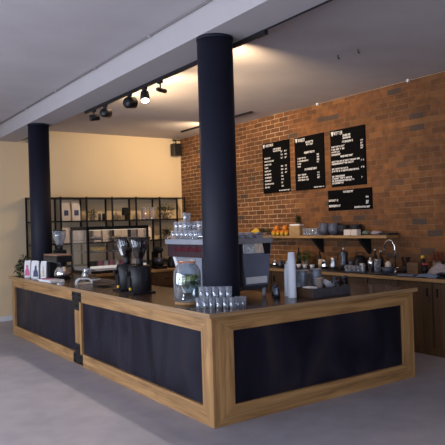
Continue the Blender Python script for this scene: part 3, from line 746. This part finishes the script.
# ------------------------------------------------------------------ items on the back counter
BZ = .9205
def bottle(x, y, lb, m_, h=.28, r=.035, capm=None):
    t = thing('bottle', lb, 'bottle', (x, y, BZ))
    obj('body', lathe(NB(), [(0, 0), (r, 0), (r, h*.6), (r*.35, h*.78), (r*.33, h*.93), (0, h*.93)], seg=18), m_, t)
    obj('cap', solidlathe(NB(), [(r*.4, h*.93), (r*.4, h)], seg=12), capm or M_blackp, t)
    return t
M_dglass = mat('dark_bottle', (.02, .02, .018), .1, var=.1)
bottle(6.55, 5.80, 'pale tipped bottle left of the pair below the shelf bracket', M_dglass, .30, .035, M_white2)
bottle(6.55, 5.70, 'pale tipped bottle right of the pair below the shelf bracket', M_dglass, .28, .038, M_white2)
def mjug(x, y, lb, h=.14, r=.045, m_=M_steel):
    t = thing('metal_jug', lb, 'jug', (x, y, BZ))
    obj('body', lathe(NB(), [(0, 0), (r, 0), (r*1.05, h*.3), (r*.7, h*.85), (r*.85, h), (r*.78, h), (r*.62, h*.85), (r*.95, h*.3), (0, .004)], seg=20), m_, t)
    obj('handle', tube(NB(), [(-r*.2, -r*.8, h*.85), (-r*.3, -r*1.6, h*.8), (-r*.3, -r*1.7, h*.4), (-r*.2, -r*.95, h*.25)], .004, 6), m_, t)
jug_l = ['between the plant and the kettle', 'left of the tall moka pot', 'right of the tall moka pot', 'nearest the shelf bracket']
for k, (x, y, h, m_) in enumerate([(6.40, 6.66, .13, M_chrome), (6.38, 6.45, .17, M_steel), (6.32, 6.04, .13, M_dsteel), (6.35, 5.86, .11, M_steel)]):
    mjug(x, y, 'metal milk jug on the back counter ' + jug_l[k], h, .05, m_)
t = thing('moka_pot', 'tall dark coffee pot with a light knob on the back counter', 'coffee pot', (6.45, 6.30, BZ))
obj('body', lathe(NB(), [(0, 0), (.07, 0), (.062, .10), (.050, .13), (.065, .24), (.05, .26), (0, .265)], seg=12), M_dsteel, t)
obj('knob', lathe(NB(), [(0, .265), (.012, .265), (.022, .30), (.012, .325), (0, .325)], seg=14), M_steel, t)
obj('handle', tube(NB(), [(0, .06, .24), (0, .12, .23), (0, .13, .14)], .01, 8), M_blackp, t)
t = thing('toaster', 'dark rounded kettle behind the jugs on the back counter', 'kettle', (6.56, 6.09, BZ))
bm = NB(); lathe(bm, [(0, 0), (.10, 0), (.115, .05), (.10, .14), (.05, .20), (0, .205)], seg=24); obj('body', bm, M_blackp, t)
obj('handle', tube(NB(), [(0, -.09, .15), (0, -.07, .24), (0, .07, .24), (0, .09, .15)], .009, 8), M_blackp, t)
t.name = 'kettle'
for k, (x, y) in enumerate([(6.30, 6.98), (6.32, 6.84), (6.30, 7.12), (6.28, 7.28)]):
    item('small_cup', ['white cup before the plant on the back counter', 'white cup just left of the metal jugs on the back counter', 'white cup left of the plant pot on the back counter', 'white cup farthest left on the back counter'][k], 'cup',
         [(0, 0), (.028, 0), (.04, .055), (.037, .055), (.026, .004), (0, .004)], M_white2, x, y, BZ)
item('kraft_jar', 'tan jar among the cups beside the green plant', 'jar', [(0, 0), (.045, 0), (.045, .12), (.035, .13), (0, .13)], M_kraft, 6.50, 6.83, BZ)
plant('herb_pot', 'green herb plant on the back counter behind the paper cups', 6.50, 7.19, BZ, .10, .16, 130, M_leaf, .06, .10, .06)
bottle(6.55, 7.40, 'dark bottle left of the green herb plant', M_dglass, .30, .035)
bottle(6.60, 6.97, 'dark slim bottle right of the green herb plant', M_dglass, .27, .03)
item('blue_bowl', 'blue bowl on the back counter beside the espresso machine', 'bowl', [(0, 0), (.05, 0), (.09, .07), (.086, .07), (.046, .006), (0, .006)], M_bowl, 6.50, 7.62, BZ)
for k, (x, y) in enumerate([(6.35, 7.45), (6.33, 7.60), (6.36, 7.78)]):
    mjug(x, y, ['small metal jug left of the paper cups on the back counter', 'small metal jug in the middle beside the blue bowl', 'small metal jug closest to the espresso machine'][k], .09, .04, [M_steel, M_dsteel, M_chrome][k])
for k in range(5): put_glass(6.17, 5.98-.075*k, BZ, 'clear tumbler in the row on the back counter left of the sink', 'glasses on the back counter')
# shakers / mill / soap
t = thing('glass_jar', 'glass jar with a steel lid left of the tap', 'jar', (6.32, 5.56, BZ))
obj('body', lathe(NB(), [(0, 0), (.042, 0), (.042, .15), (.036, .15), (.036, .004), (0, .004)], seg=20), M_glass, t); obj('lid', solidlathe(NB(), [(.044, .151), (.044, .18)], seg=20), M_steel, t)
t = thing('steel_shaker', 'tall steel cocktail shaker among the bottles left of the tap', 'shaker', (6.30, 5.66, BZ))
obj('body', lathe(NB(), [(0, 0), (.03, 0), (.04, .14), (.03, .17), (0, .17)], seg=20), M_chrome, t); obj('cap', solidlathe(NB(), [(.018, .171), (.015, .20)], seg=14), M_steel, t)
t = thing('soap_dispenser', 'white pump dispenser next to the sink', 'dispenser', (6.42, 5.46, BZ))
obj('body', solidlathe(NB(), [(.04, 0), (.04, .12), (.015, .15)], seg=20), M_bag, t); obj('pump', tube(NB(), [(0, 0, .15), (0, 0, .19), (-.05, 0, .19)], .008, 8), M_blackp, t)
# sink tap
t = thing('kitchen_tap', 'tall arched chrome kitchen tap on the back counter', 'tap', (6.42, 5.345, BZ))
obj('base', solidlathe(NB(), [(.028, 0), (.026, .03), (.018, .035)], seg=20), M_chrome, t)
pts = [(0, 0, .03), (0, 0, .33)]+[(-.0, .085-.085*math.cos(a), .33+.10*math.sin(a)) for a in [PI*k/10 for k in range(1, 10)]]+[(0, .175, .30), (0, .19, .24)]
obj('spout', tube(NB(), pts, [.013]*(len(pts)-2)+[.013, .017], 12), M_chrome, t)
obj('lever', tube(NB(), [(-.015, -.01, .06), (-.03, -.09, .075)], .008, 8), M_chrome, t)
t = thing('steel_sink', 'inset steel sink basin under the arched tap', 'sink', (6.33, 5.42, BZ))
bm = NB(); box(bm, -.19, .06, -.30, .30, 0, .006, .002); obj('rim', bm, M_dsteel, t)
item('dish_basin', 'dark bowl left in the sink beside the tap', 'bowl', [(0, 0), (.06, 0), (.085, .07), (.08, .07), (.055, .006), (0, .006)], M_bowl, 6.30, 5.37, BZ+.0065)
# dark utensils/knives
t = thing('utensil_pot', 'black pot of dark utensils right of the tap', 'utensils', (6.42, 5.17, BZ))
obj('pot', lathe(NB(), [(0, 0), (.05, 0), (.055, .11), (.05, .11), (.045, .005), (0, .005)], seg=20), M_blackp, t)
for k in range(5):
    a = k*1.3; obj('utensil', tube(NB(), [(0, 0, .01), (.03*math.cos(a), .03*math.sin(a), .12), (.05*math.cos(a), .06*math.sin(a), .21)], [.005, .006, .011], 7), M_blackm, t)
t = thing('knife_block', 'wooden box holding small bottles right of the utensil pot', 'box', (6.40, 5.00, BZ))
obj('box_body', box(NB(), -.07, .07, -.085, .085, 0, .15, .004), M_darkwy, t)
one('yellow_bottle', 'small bottle with a yellow cap behind the wooden box', 'bottle', lathe(lathe(NB(), [(0, 0), (.03, 0), (.03, .17), (.012, .19), (0, .19)], seg=16), [(0, .19), (.022, .19), (.022, .225), (0, .225)], seg=14, mi=1), [M_dglass, M_yellow], (6.57, 5.02, BZ))
plant('red_plant', 'dark red flowers in a pot at the brick wall', 6.57, 4.80, BZ, .09, .14, 90, mat('dark_red_petals', (.16, .015, .015), .6, var=.4, scale=30), .06, .16, .05)
t = thing('jar_row_jar', 'dark jar between wooden box and towel heap', 'jar', (6.40, 4.86, BZ)); t.name = 'spice_jar'
obj('body', solidlathe(NB(), [(.035, 0), (.035, .12)], seg=16), M_dglass, t); obj('lid', solidlathe(NB(), [(.037, .121), (.037, .14)], seg=16), M_red, t)
# towels heap: rumpled mesh
def heap(name, label, x, y, sx, sy, h, m_, seed):
    rr = random.Random(seed); bm = NB(); N = 22
    grid = []
    ph = [rr.uniform(0, 6) for _ in range(6)]
    for i in range(N+1):
        row = []
        for j in range(N+1):
            u, v = i/N*2-1, j/N*2-1; q = max(0, 1-(abs(u)**2.5+abs(v)**2.5)*.8)
            z = h*q**.55*(.78+.16*math.sin(5*u+ph[0]+2*v)+.12*math.sin(9*v+ph[1]+3*u)+.06*math.sin(17*u-8*v+ph[2]))
            row.append(bm.verts.new((u*sx, v*sy, max(z, .004))))
        grid.append(row)
    for i in range(N):
        for j in range(N):
            f = bm.faces.new((grid[i][j], grid[i+1][j], grid[i+1][j+1], grid[i][j+1])); f.smooth = True
    o = one(name, label, 'towel', bm, m_, (x, y, BZ))
    md = o.modifiers.new('thick', 'SOLIDIFY'); md.thickness = .004
    return o
heap('towel_heap', 'crumpled grey-pink towels heaped on the back counter', 6.36, 4.45, .14, .30, .16, M_cloth, 3)
heap('blue_towel', 'small blue towel at the counter edge beside the grey heap', 6.11, 4.60, .08, .15, .05, M_clothb, 5)
one('book', 'dark folded leaflet lying left of the towel heap', 'leaflet', box(NB(), -.07, .07, -.11, .11, 0, .02, .003), mat('slate_cover', (.16, .17, .24), .5, var=.1), (6.15, 4.93, BZ), .2)
mjug(6.58, 4.36, 'steel jug standing behind the towel heap', .26, .05, M_chrome)
one('steel_beaker', 'bright steel beaker behind the towel heap beside the jug', 'beaker', lathe(NB(), [(0, 0), (.035, 0), (.045, .24), (.042, .24), (.032, .004), (0, .004)], seg=20), M_chrome, (6.58, 4.56, BZ))
# ------------------------------------------------------------------ menu boards
def menu(name, y0, y1, z0, z1, label, rows):
    t = thing(name, label, 'menu board', (XB-.0008, (y0+y1)/2, (z0+z1)/2))
    cy, cz = (y0+y1)/2, (z0+z1)/2
    W, H2 = (y1-y0)/2, (z1-z0)/2
    obj('board', box(NB(), -.02, 0, -W, W, -H2, H2, .002), M_board, t)
    def word(u, v, w, h):   # u from left edge (0..1), v from top (0..1); letters drawn as small separate strokes
        yy = W-u*2*W; zz = H2-v*2*H2; end = yy-w*2*W
        while yy > end:
            lw = R.uniform(.016, .026); hh = h*R.uniform(.8, 1)
            k = R.randrange(4); x0 = -.0215; st = .007
            box(bm, x0, -.0201, yy-st, yy, zz-hh, zz)
            if k != 1: box(bm, x0, -.0201, yy-lw, yy-st, zz-st, zz)
            if k != 2: box(bm, x0, -.0201, yy-lw, yy-st, zz-hh*.5-st/2, zz-hh*.5+st/2)
            if k in (0, 3): box(bm, x0, -.0201, yy-lw, yy-st, zz-hh, zz-hh+st)
            if k in (1, 3): box(bm, x0, -.0201, yy-lw, yy-lw+st, zz-hh, zz)
            yy -= lw+.005
            if R.random() < .12: yy -= .012
    for r in rows:
        bm = NB(); word(*r); obj('text_line', bm, M_letter, t)
    if z0 < 2: return t
    bm = NB()   # small cup emblem and mark beside it, top left
    prism(bm, [(W-.02, H2-.02), (W-.075, H2-.02), (W-.065, H2-.065), (W-.047, H2-.09), (W-.03, H2-.065)], 0, -.0215, -.0201)
    obj('emblem', bm, M_letter, t)
    return t
h = .028
def foot(w=.3, v=.955): return [(1-w-.02, v, w, .02)]
logo = lambda w, wd: [(.14, .025, wd, .05)]
r1 = [(.14, .03, .26, .05), (.42, .13, .27, .034), (.42, .175, .27, .022)]
for k in range(10):
    v = .29+.064*k; r1 += [(.08, v, [.22, .34, .26, .12, .24, .22, .25, .22, .34, .14][k], h)]
    if k not in (2,): r1 += [(.70, v-.03 if k < 2 else v, .05, h)]
    if k in (0, 1, 3, 4, 5): r1 += [(.84, v-.03 if k < 2 else v, .05, h)]
r1 += [(.70, .20, .07, h), (.83, .20, .07, h)]+foot(.38)
menu('menu_board', 7.71, 8.43, 2.15, 3.03, 'black menu board farthest left on the brick wall', r1)
r2 = [(.13, .035, .24, .055), (.40, .10, .26, .036), (.42, .15, .22, .026), (.34, .29, .36, .036)]
for k, w in enumerate((.27, .38, .12, .11)): r2 += [(.10, .39+.05*k, w, h), (.77, .36+.045*k, .06, h)]
r2 += [(.34, .60, .38, .036)]
for k, w in enumerate((.28, .32, .36)): r2 += [(.10, .70+.048*k, w, h), (.77, .69+.045*k, .06, h)]
menu('menu_board', 6.89, 7.57, 2.15, 3.02, 'black menu board in the middle of the tall three', r2+foot(.34))
r3 = [(.12, .03, .24, .055), (.38, .10, .22, .036), (.38, .15, .24, .026), (.36, .21, .28, .034)]
for k, w in enumerate((.40, .36, .22, .28)): r3 += [(.03, .28+.045*k, w, h), (.88, .24+.042*k, .05, h)]
r3 += [(.30, .46, .36, .032)]
for k, (v, w) in enumerate(((.54, .78), (.58, .62), (.67, .45), (.71, .78), (.80, .38), (.84, .58), (.88, .62), (.92, .30))): r3 += [(.03, v, w, h)]
r3 += [(.88, .57, .06, h), (.88, .69, .06, h), (.88, .86, .05, h)]
menu('menu_board', 6.04, 6.74, 2.15, 3.015, 'tall black menu board farthest right, with the most lines', r3)
menu('menu_board', 5.945, 6.825, 1.79, 2.10, 'low wide black menu board hung below the tall ones',
     [(.37, .06, .22, .034), (.02, .45, .20, .034), (.02, .72, .27, .034), (.88, .38, .05, .03), (.88, .58, .05, .03), (.88, .66, .05, .03), (.62, .84, .34, .03)])
# ------------------------------------------------------------------ track lights
t = thing('light_track', 'black lighting track along the edge of the ceiling beam', 'light track', (3.235, 0, 3.245))
obj('rail', box(NB(), -.018, .018, 4.1, 8.02, -.02, .018, .003), M_black, t)
obj('end_feed', box(NB(), -.022, .022, 3.98, 4.12, -.025, .018, .004), M_blackp, t)
obj('thin_rail', box(NB(), -.020, -.006, YF+.1, 3.97, .004, .018), M_black, t)
def head(y, aim, label, lit=True, power=0, ang=110, r=.05, L=.13, drop=.10, side=0.03):
    t = thing('track_spotlight', label, 'spotlight', (3.235, y, 3.225))
    obj('adapter', box(NB(), -.016, .016, -.04, .04, -.03, 0, .003), M_blackp, t)
    obj('yoke', tube(NB(), [(0, 0, -.025), (0, 0, -drop+.02)], .009, 8), M_blackp, t)
    d = Vector(aim).normalized(); q = Vector((0, 0, -1)).rotation_difference(d).to_matrix().to_4x4()
    Mx = Matrix.Translation((0, 0, -drop)) @ q
    hd = obj('lamp_head', lathe(NB(), [(0, .06), (r*.8, .06), (r*.95, .045), (r, -L+.06), (r*.9, -L+.06), (r*.88, -L+.075), (0, -L+.075)], seg=24, M=Mx), M_blackp, t)
    obj('lens', solidlathe(NB(), [(r*.86, -L+.066), (r*.86, -L+.074)], seg=24, M=Mx), M_lens if lit else M_glass, hd)
    if power:
        ld = bpy.data.lights.new('lamp', 'SPOT'); ld.energy = power; ld.color = (1, .72, .42); ld.spot_size = math.radians(ang); ld.spot_blend = .9
        ld.shadow_soft_size = .04
        lo = bpy.data.objects.new('lamp', ld); C.objects.link(lo); lo.parent = t
        lo.matrix_local = Matrix.Translation(Vector((0, 0, -drop))+d*(L*.62)) @ q
    return t
head(7.72, (.95, -.2, .12), 'black track spotlight farthest left, at the end of the track', True, 90, 120, .045)
head(7.34, (.75, .5, .10), 'black track spotlight second from the far end of the track', True, 90, 120, .06)
head(6.62, (.9, .25, .12), 'big black boxy track spotlight turned away to the wall', True, 190, 115, .07)
head(6.22, (-.25, -.55, -1), 'track spotlight with its white glowing lens facing down', True, 40, 90, .055)
head(5.85, (.9, .5, .05), 'slim black track spotlight nearest the near column', False, 0, 60, .025, .16)
head(4.95, (.8, .85, .42), 'black track spotlight hidden behind the near column', True, 300, 90, .05)
# ceiling strip, hooks, speaker, sensor
one('ceiling_strip', 'short black strip fitted on the ceiling near the brick wall', 'strip', box(NB(), -.02, .02, -1.15, 1.15, -.03, 0, .003), M_black, (6.14, 9.15, CH))
t = head(9.05, (-.35, 1, -.55), 'black spotlight on the ceiling strip, hidden behind the near column', True, 150, 150, .05)
t.location = (6.14, 9.05, CH-.031)
for k, (x, y) in enumerate(((4.985, 4.866), (5.01, 4.588))):
    one('ceiling_hook', ['small dark hook in the ceiling, the farther of two', 'small dark hook in the ceiling, the nearer of two'][k], 'hook',
        tube(NB(), [(0, 0, 0), (0, 0, -.03), (.015, 0, -.045), (.02, 0, -.03)], .006, 8), M_blackm, (x, y, CH))
t = thing('wall_speaker', 'black loudspeaker hung high in the corner of the cream wall', 'speaker', (6.52, YB-.12, 3.25))
obj('cabinet', box(NB(), -.09, .09, -.08, .08, -.13, .13, .01), M_blackp, t)
obj('grille', box(NB(), -.078, .078, -.086, -.0805, -.118, .118, .003), M_blackm, t)
obj('bracket', tube(tube(NB(), [(0, 0, .13), (0, 0, .20), (0, .115, .20)], .012, 8), [(-.07, .02, .215), (.12, .02, .215)], .012, 8), M_black, t)
t = thing('wall_sensor', 'small pale sensor on the cream wall left of the far column', 'sensor', (3.40, YB, 3.30))
obj('housing', solidlathe(NB(), [(.045, 0), (.05, .03), (.035, .10)], seg=20, M=Matrix.Rotation(PI/2, 4, 'X')), mat('beige_plastic', (.35, .28, .22), .5, var=.05), t)
# ------------------------------------------------------------------ shelving unit at the cream wall
SX0, SX1, SY0, SY1 = 3.34, 6.55, 10.93, 11.28
sh = thing('shelving_unit', 'black steel shelving unit standing along the cream wall', 'shelving', (SX0, SY0, 0))
def sl(bm): bmesh.ops.translate(bm, verts=bm.verts[:], vec=(-SX0, -SY0, 0)); return bm
xs = [SX0, 3.88, 4.385, 4.91, 5.425, 5.96, SX1]
for x in xs:
    for y in (SY0, SY1-.03):
        bm = NB(); box(bm, x-.014, x+.014, y, y+.028, 0, 2.235); obj('upright', sl(bm), M_black, sh)
for z in (.10, .52, .93, 1.352, 1.772, 2.21):
    bm = NB(); box(bm, SX0+.0, SX1, SY0+.004, SY1-.004, z-.012, z+.012); obj('shelf_board', sl(bm), M_black, sh)
bz1, bz2 = 1.7845, 1.3645
def cbag(x, z, lb, hh=.36, w=.075, lab=True, m_=M_bag, y=11.06):
    t = thing('coffee_bag', lb, 'coffee bag', (x, y, z), R.uniform(-.06, .06))
    bm = NB(); prism(bm, [(-.04, 0), (.04, 0), (.045, hh*.4), (.03, hh*.8), (.006, hh*.9), (.006, hh), (-.006, hh), (-.006, hh*.9), (-.03, hh*.8), (-.045, hh*.4)], 0, -w, w)
    obj('pouch', bm, m_, t)
    if lab: obj('label_patch', box(NB(), -w*.55, w*.55, -.049, -.046, hh*.27, hh*.55), M_navy, t)
    return t
cbag(4.01, bz1, 'pale coffee bag with dark label on upper shelf, the left one')
cbag(4.21, bz1, 'pale coffee bag with dark label on upper shelf, the right one')
for k, x in enumerate((3.50, 3.66, 3.99, 4.14, 4.28)):
    cbag(x, bz2, 'plain pale coffee bag behind the hopper, %s' % ['at the left end', 'second from the left end', 'just right of the second upright', 'in the middle of the second bay', 'beside the third upright'][k], .30, .065, False)
cbag(3.62, bz1, 'pale coffee bag on the upper shelf half hidden by the far column', .36, .07, False)
plant('shelf_plant', 'small green plant on the upper shelf right of the labelled bags', 4.54, 11.08, bz1, .10, .14, 70, M_leafd, .045, .08, .06)
item('small_jar', 'small dark jar on the upper shelf, left of two', 'jar', [(0, 0), (.03, 0), (.03, .10), (.02, .13), (0, .13)], M_bowl, 4.69, 11.05, bz1)
item('small_jar', 'small dark jar on the upper shelf, right of two', 'jar', [(0, 0), (.03, 0), (.03, .10), (.02, .13), (0, .13)], M_dglass, 4.77, 11.05, bz1)
t = thing('deer_figurine', 'small brown deer figurine on the upper shelf', 'figurine', (5.08, 11.02, bz1))
bm = NB(); ball(bm, (0, 0, .07), .03, 1.6, .8, .8, 10)
for sx in (-.03, .03):
    for sy in (-.012, .012): tube(bm, [(sx, sy, .065), (sx, sy, 0)], .005, 6)
tube(bm, [(-.035, 0, .08), (-.055, 0, .12)], [.014, .012], 8); ball(bm, (-.062, 0, .13), .014, 1.5, 1, 1, 8)
for s in (-1, 1): tube(bm, [(-.055, 0, .14), (-.05, s*.03, .175), (-.06, s*.045, .20)], .003, 5)
obj('body', bm, M_terra, t)
one('black_tin', 'black square tin standing on the upper shelf beyond the deer', 'tin', box(box(NB(), -.07, .07, -.05, .05, .09, .24, .005), -.03, .03, -.03, .03, 0, .09, .004), M_blackm, (5.26, 11.06, bz1))
for k, x in enumerate((5.655, 5.835)):
    t = thing('candle_jar', ['peach candle in a glass on the upper shelf, left of two', 'peach candle in a glass on the upper shelf, right of two'][k], 'candle', (x, 11.04, bz1))
    obj('wax', solidlathe(NB(), [(.065, .004), (.065, .19)], seg=20), M_peach, t)
    obj('glass', lathe(NB(), [(.068, 0), (.070, .245), (.0665, .245), (.0665, .0)], seg=20), M_glass, t)
plant('shelf_plant', 'bushy dark plant at the right of the upper shelf', 6.16, 11.06, bz1, .15, .22, 150, M_leafd, .05, .09, .07)
plant('shelf_plant', 'dark plant on the lower shelf at the right end', 6.20, 11.09, bz2, .09, .15, 90, M_leafd, .05, .09, .07)
for k, x in enumerate((4.62, 4.80, 5.05, 5.2, 5.55, 5.72)):
    cbag(x, bz2, 'pale bag behind the display case, %s' % ['first behind the case', 'second behind the case', 'left in the fourth bay', 'right in the fourth bay', 'left in the fifth bay', 'right in the fifth bay'][k], .27, .07, False)
# ------------------------------------------------------------------ case counter along the cream wall and display case
cc = thing('case_counter', 'low brown wooden counter carrying the glass display case', 'counter', (3.6, 9.15, 0))
def c2(bm): bmesh.ops.translate(bm, verts=bm.verts[:], vec=(-3.6, -9.15, 0)); return bm
bm = NB(); box(bm, 3.60, 6.6, 9.12, 10.05, .85, .89, .003); obj('worktop', c2(bm), M_shelfw, cc)
for k in range(5):
    x = 3.62+.59*k
    bm = NB(); box(bm, x, x+.585, 9.17, 10.0, 0, .848); obj('carcass', c2(bm), M_darkw, cc)
    bm = NB(); box(bm, x+.01, x+.575, 9.15, 9.169, .62, .84, .003); dr = obj('drawer', c2(bm), M_darkwy, cc)
    bm = NB(); box(bm, x+.24, x+.34, 9.135, 9.149, .72, .74, .003); obj('handle', c2(bm), M_black, dr)
    bm = NB(); box(bm, x+.01, x+.575, 9.15, 9.169, .08, .61, .003); obj('door', c2(bm), M_darkw, cc)
dc = thing('display_case', 'glass display case of cakes with a dark frame', 'display case', (3.68, 9.2, .8905))
w_, d_, h_ = 1.10, .75, .755
bm = NB()
for x in (0, w_-.035):
    for y in (0, d_-.035): box(bm, x, x+.035, y, y+.035, 0, h_)
for z in (0.0, h_-.045):
    box(bm, 0, w_, 0, .035, z, z+.045); box(bm, 0, w_, d_-.035, d_, z, z+.045)
    box(bm, 0, .035, 0, d_, z, z+.045); box(bm, w_-.035, w_, 0, d_, z, z+.045)
obj('frame', bm, M_black, dc)
obj('base_plate', box(NB(), .036, w_-.036, .036, d_-.036, .0, .10), M_white2, dc)
obj('added_fill_strip', box(NB(), .05, w_-.05, .05, .09, h_-.05, h_-.046), mat('added_fill_glow', (.9, .9, .9), .4, emit=(1, .82, .6, 1.6)), dc)  # glowing strip added to brighten the cakes, not a lamp of the case
obj('light_strip', box(NB(), .05, w_-.05, .02, .035, .085, .125, .003), M_led, dc)
for z in (.34, .54):
    obj('glass_shelf', box(NB(), .036, w_-.036, .10, d_-.04, z, z+.008), M_glass, dc)
for a in ((.036, w_-.036, .006, .011, .126, h_-.046), (.006, .011, .036, d_-.036, .046, h_-.046), (w_-.011, w_-.006, .036, d_-.036, .046, h_-.046)):
    obj('glass_pane', box(NB(), *a), M_pane, dc)
obj('roof_panel', box(NB(), 0, w_, 0, d_, h_, h_+.012), M_black, dc)
cz = .8905+.348
for k, (x, y, lb, m_) in enumerate([(3.97, 9.46, 'round golden cake on the middle shelf at the left of the case', M_cake), (4.42, 9.50, 'brown cake on the middle shelf at the right of the case', M_terra)]):
    t = thing('cake', lb, 'cake', (x, y, cz+.0005))
    obj('plate', lathe(NB(), [(0, 0), (.12, 0), (.16, .012), (.12, .008), (0, .008)], seg=28), M_white2, t)
    obj('crust', solidlathe(NB(), [(.125, .009), (.135, .05), (.12, .075)], seg=28), m_, t)
for k in range(8):
    bm = NB(); prism(bm, [(-.035, 0), (.035, 0), (.035, .10), (-.035, .10)], 1, -.06, .06)
    lbs = ['dark', 'pink', 'pale', 'pink', 'pale', 'pink', 'dark', 'pale'][k]
    one('cake_slice', '%s cake slice on the case floor, %s from the left' % (lbs, ['first', 'second', 'third', 'fourth', 'fifth', 'sixth', 'seventh', 'eighth'][k]), 'cake slice', bm,
        {'dark': M_leafd, 'pink': M_straw, 'pale': M_bag}[lbs], (3.83+.10*k, 9.34, .8905+.101))
for k, (x, m_) in enumerate([(3.93, M_bag), (4.3, M_cake)]):
    t = thing('pastry_plate', ['plate of pale pastries on the top shelf of the case, left', 'plate of golden pastries on the top shelf of the case, right'][k], 'pastries', (x, 9.45, .8905+.5485))
    obj('plate', lathe(NB(), [(0, 0), (.11, 0), (.13, .012), (.11, .008), (0, .008)], seg=24), M_dsteel, t)
    for j in range(4):
        bm = NB(); ball(bm, (.05*math.cos(j*1.6), .05*math.sin(j*1.6), .03), .035, 1, 1, .6, 10); obj('pastry', bm, m_, t)
# appliances right of the display case
t = thing('stand_mixer', 'dark kitchen machine right of the display case', 'mixer', (5.05, 9.40, .8905))
obj('base', box(NB(), -.10, .10, -.16, .16, 0, .05, .01), M_blackm, t)
obj('post', box(NB(), -.05, .05, .06, .15, .05, .30, .01), M_blackm, t)
bm = NB(); ball(bm, (0, -.01, .33), .08, .9, 2, .8); obj('motor_head', bm, M_blackm, t)
obj('mixing_bowl', lathe(NB(), [(0, .052), (.05, .052), (.09, .12), (.10, .19), (.096, .19), (.085, .12), (0, .06)], 0, -.07, 0, 24), M_dsteel, t)
t = thing('black_kettle', 'black kettle farther right of the display case', 'kettle', (5.34, 9.40, .8905))
obj('body', lathe(NB(), [(0, 0), (.09, 0), (.095, .05), (.07, .18), (.05, .21), (0, .215)], seg=22), M_blackp, t)
obj('handle', tube(NB(), [(.06, 0, .19), (.13, 0, .19), (.14, 0, .10), (.09, 0, .05)], .01, 8), M_blackp, t)
# ------------------------------------------------------------------ light
w = bpy.data.worlds.new('daylight'); sc.world = w; w.use_nodes = True
bg = w.node_tree.nodes['Background']; bg.inputs['Color'].default_value = (.78, .85, 1, 1); bg.inputs['Strength'].default_value = 5.4
wn = w.node_tree; wtc = wn.nodes.new('ShaderNodeTexCoord'); wsp = wn.nodes.new('ShaderNodeSeparateXYZ'); wn.links.new(wtc.outputs['Generated'], wsp.inputs[0])
wmr = wn.nodes.new('ShaderNodeMapRange'); wmr.inputs['From Min'].default_value = -.95; wmr.inputs['From Max'].default_value = -.1
wmr.inputs['To Min'].default_value = 8.2; wmr.inputs['To Max'].default_value = 1.7      # brighter sky to the open left side
wn.links.new(wsp.outputs['X'], wmr.inputs['Value']); wn.links.new(wmr.outputs[0], bg.inputs['Strength'])
def portal(loc, rot, sx, sy):
    l = bpy.data.lights.new('window_portal', 'AREA'); l.shape = 'RECTANGLE'; l.size = sx; l.size_y = sy; l.cycles.is_portal = True
    o = bpy.data.objects.new('window_portal', l); C.objects.link(o); o.location = loc; o.rotation_euler = rot
for (a, c) in wy: portal((XL-.01, (a+c)/2, 1.55), (0, -PI/2, 0), 2.7, c-a)
for (a, c) in wx: portal(((a+c)/2, YF-.01, 1.49), (PI/2, 0, 0), c-a, 2.82)
sl_ = bpy.data.lights.new('sun', 'SUN'); sl_.energy = 4.2; sl_.angle = math.radians(.3); sl_.color = (1, .90, .80)
so = bpy.data.objects.new('sun', sl_); C.objects.link(so); so.location = (0, -8, 5)
so.rotation_euler = Vector((0, -1, math.tan(math.radians(14)))).to_track_quat('Z', 'Y').to_euler()
sc.cycles.max_bounces = 10; sc.cycles.transmission_bounces = 10; sc.cycles.diffuse_bounces = 5
sc.cycles.caustics_reflective = False; sc.cycles.caustics_refractive = False
sc.cycles.sample_clamp_indirect = 4
try: sc.cycles.use_denoising = True
except Exception: pass
sc.view_settings.view_transform = 'Standard'; sc.view_settings.look = 'None'; sc.view_settings.gamma = 1; sc.view_settings.exposure = 0
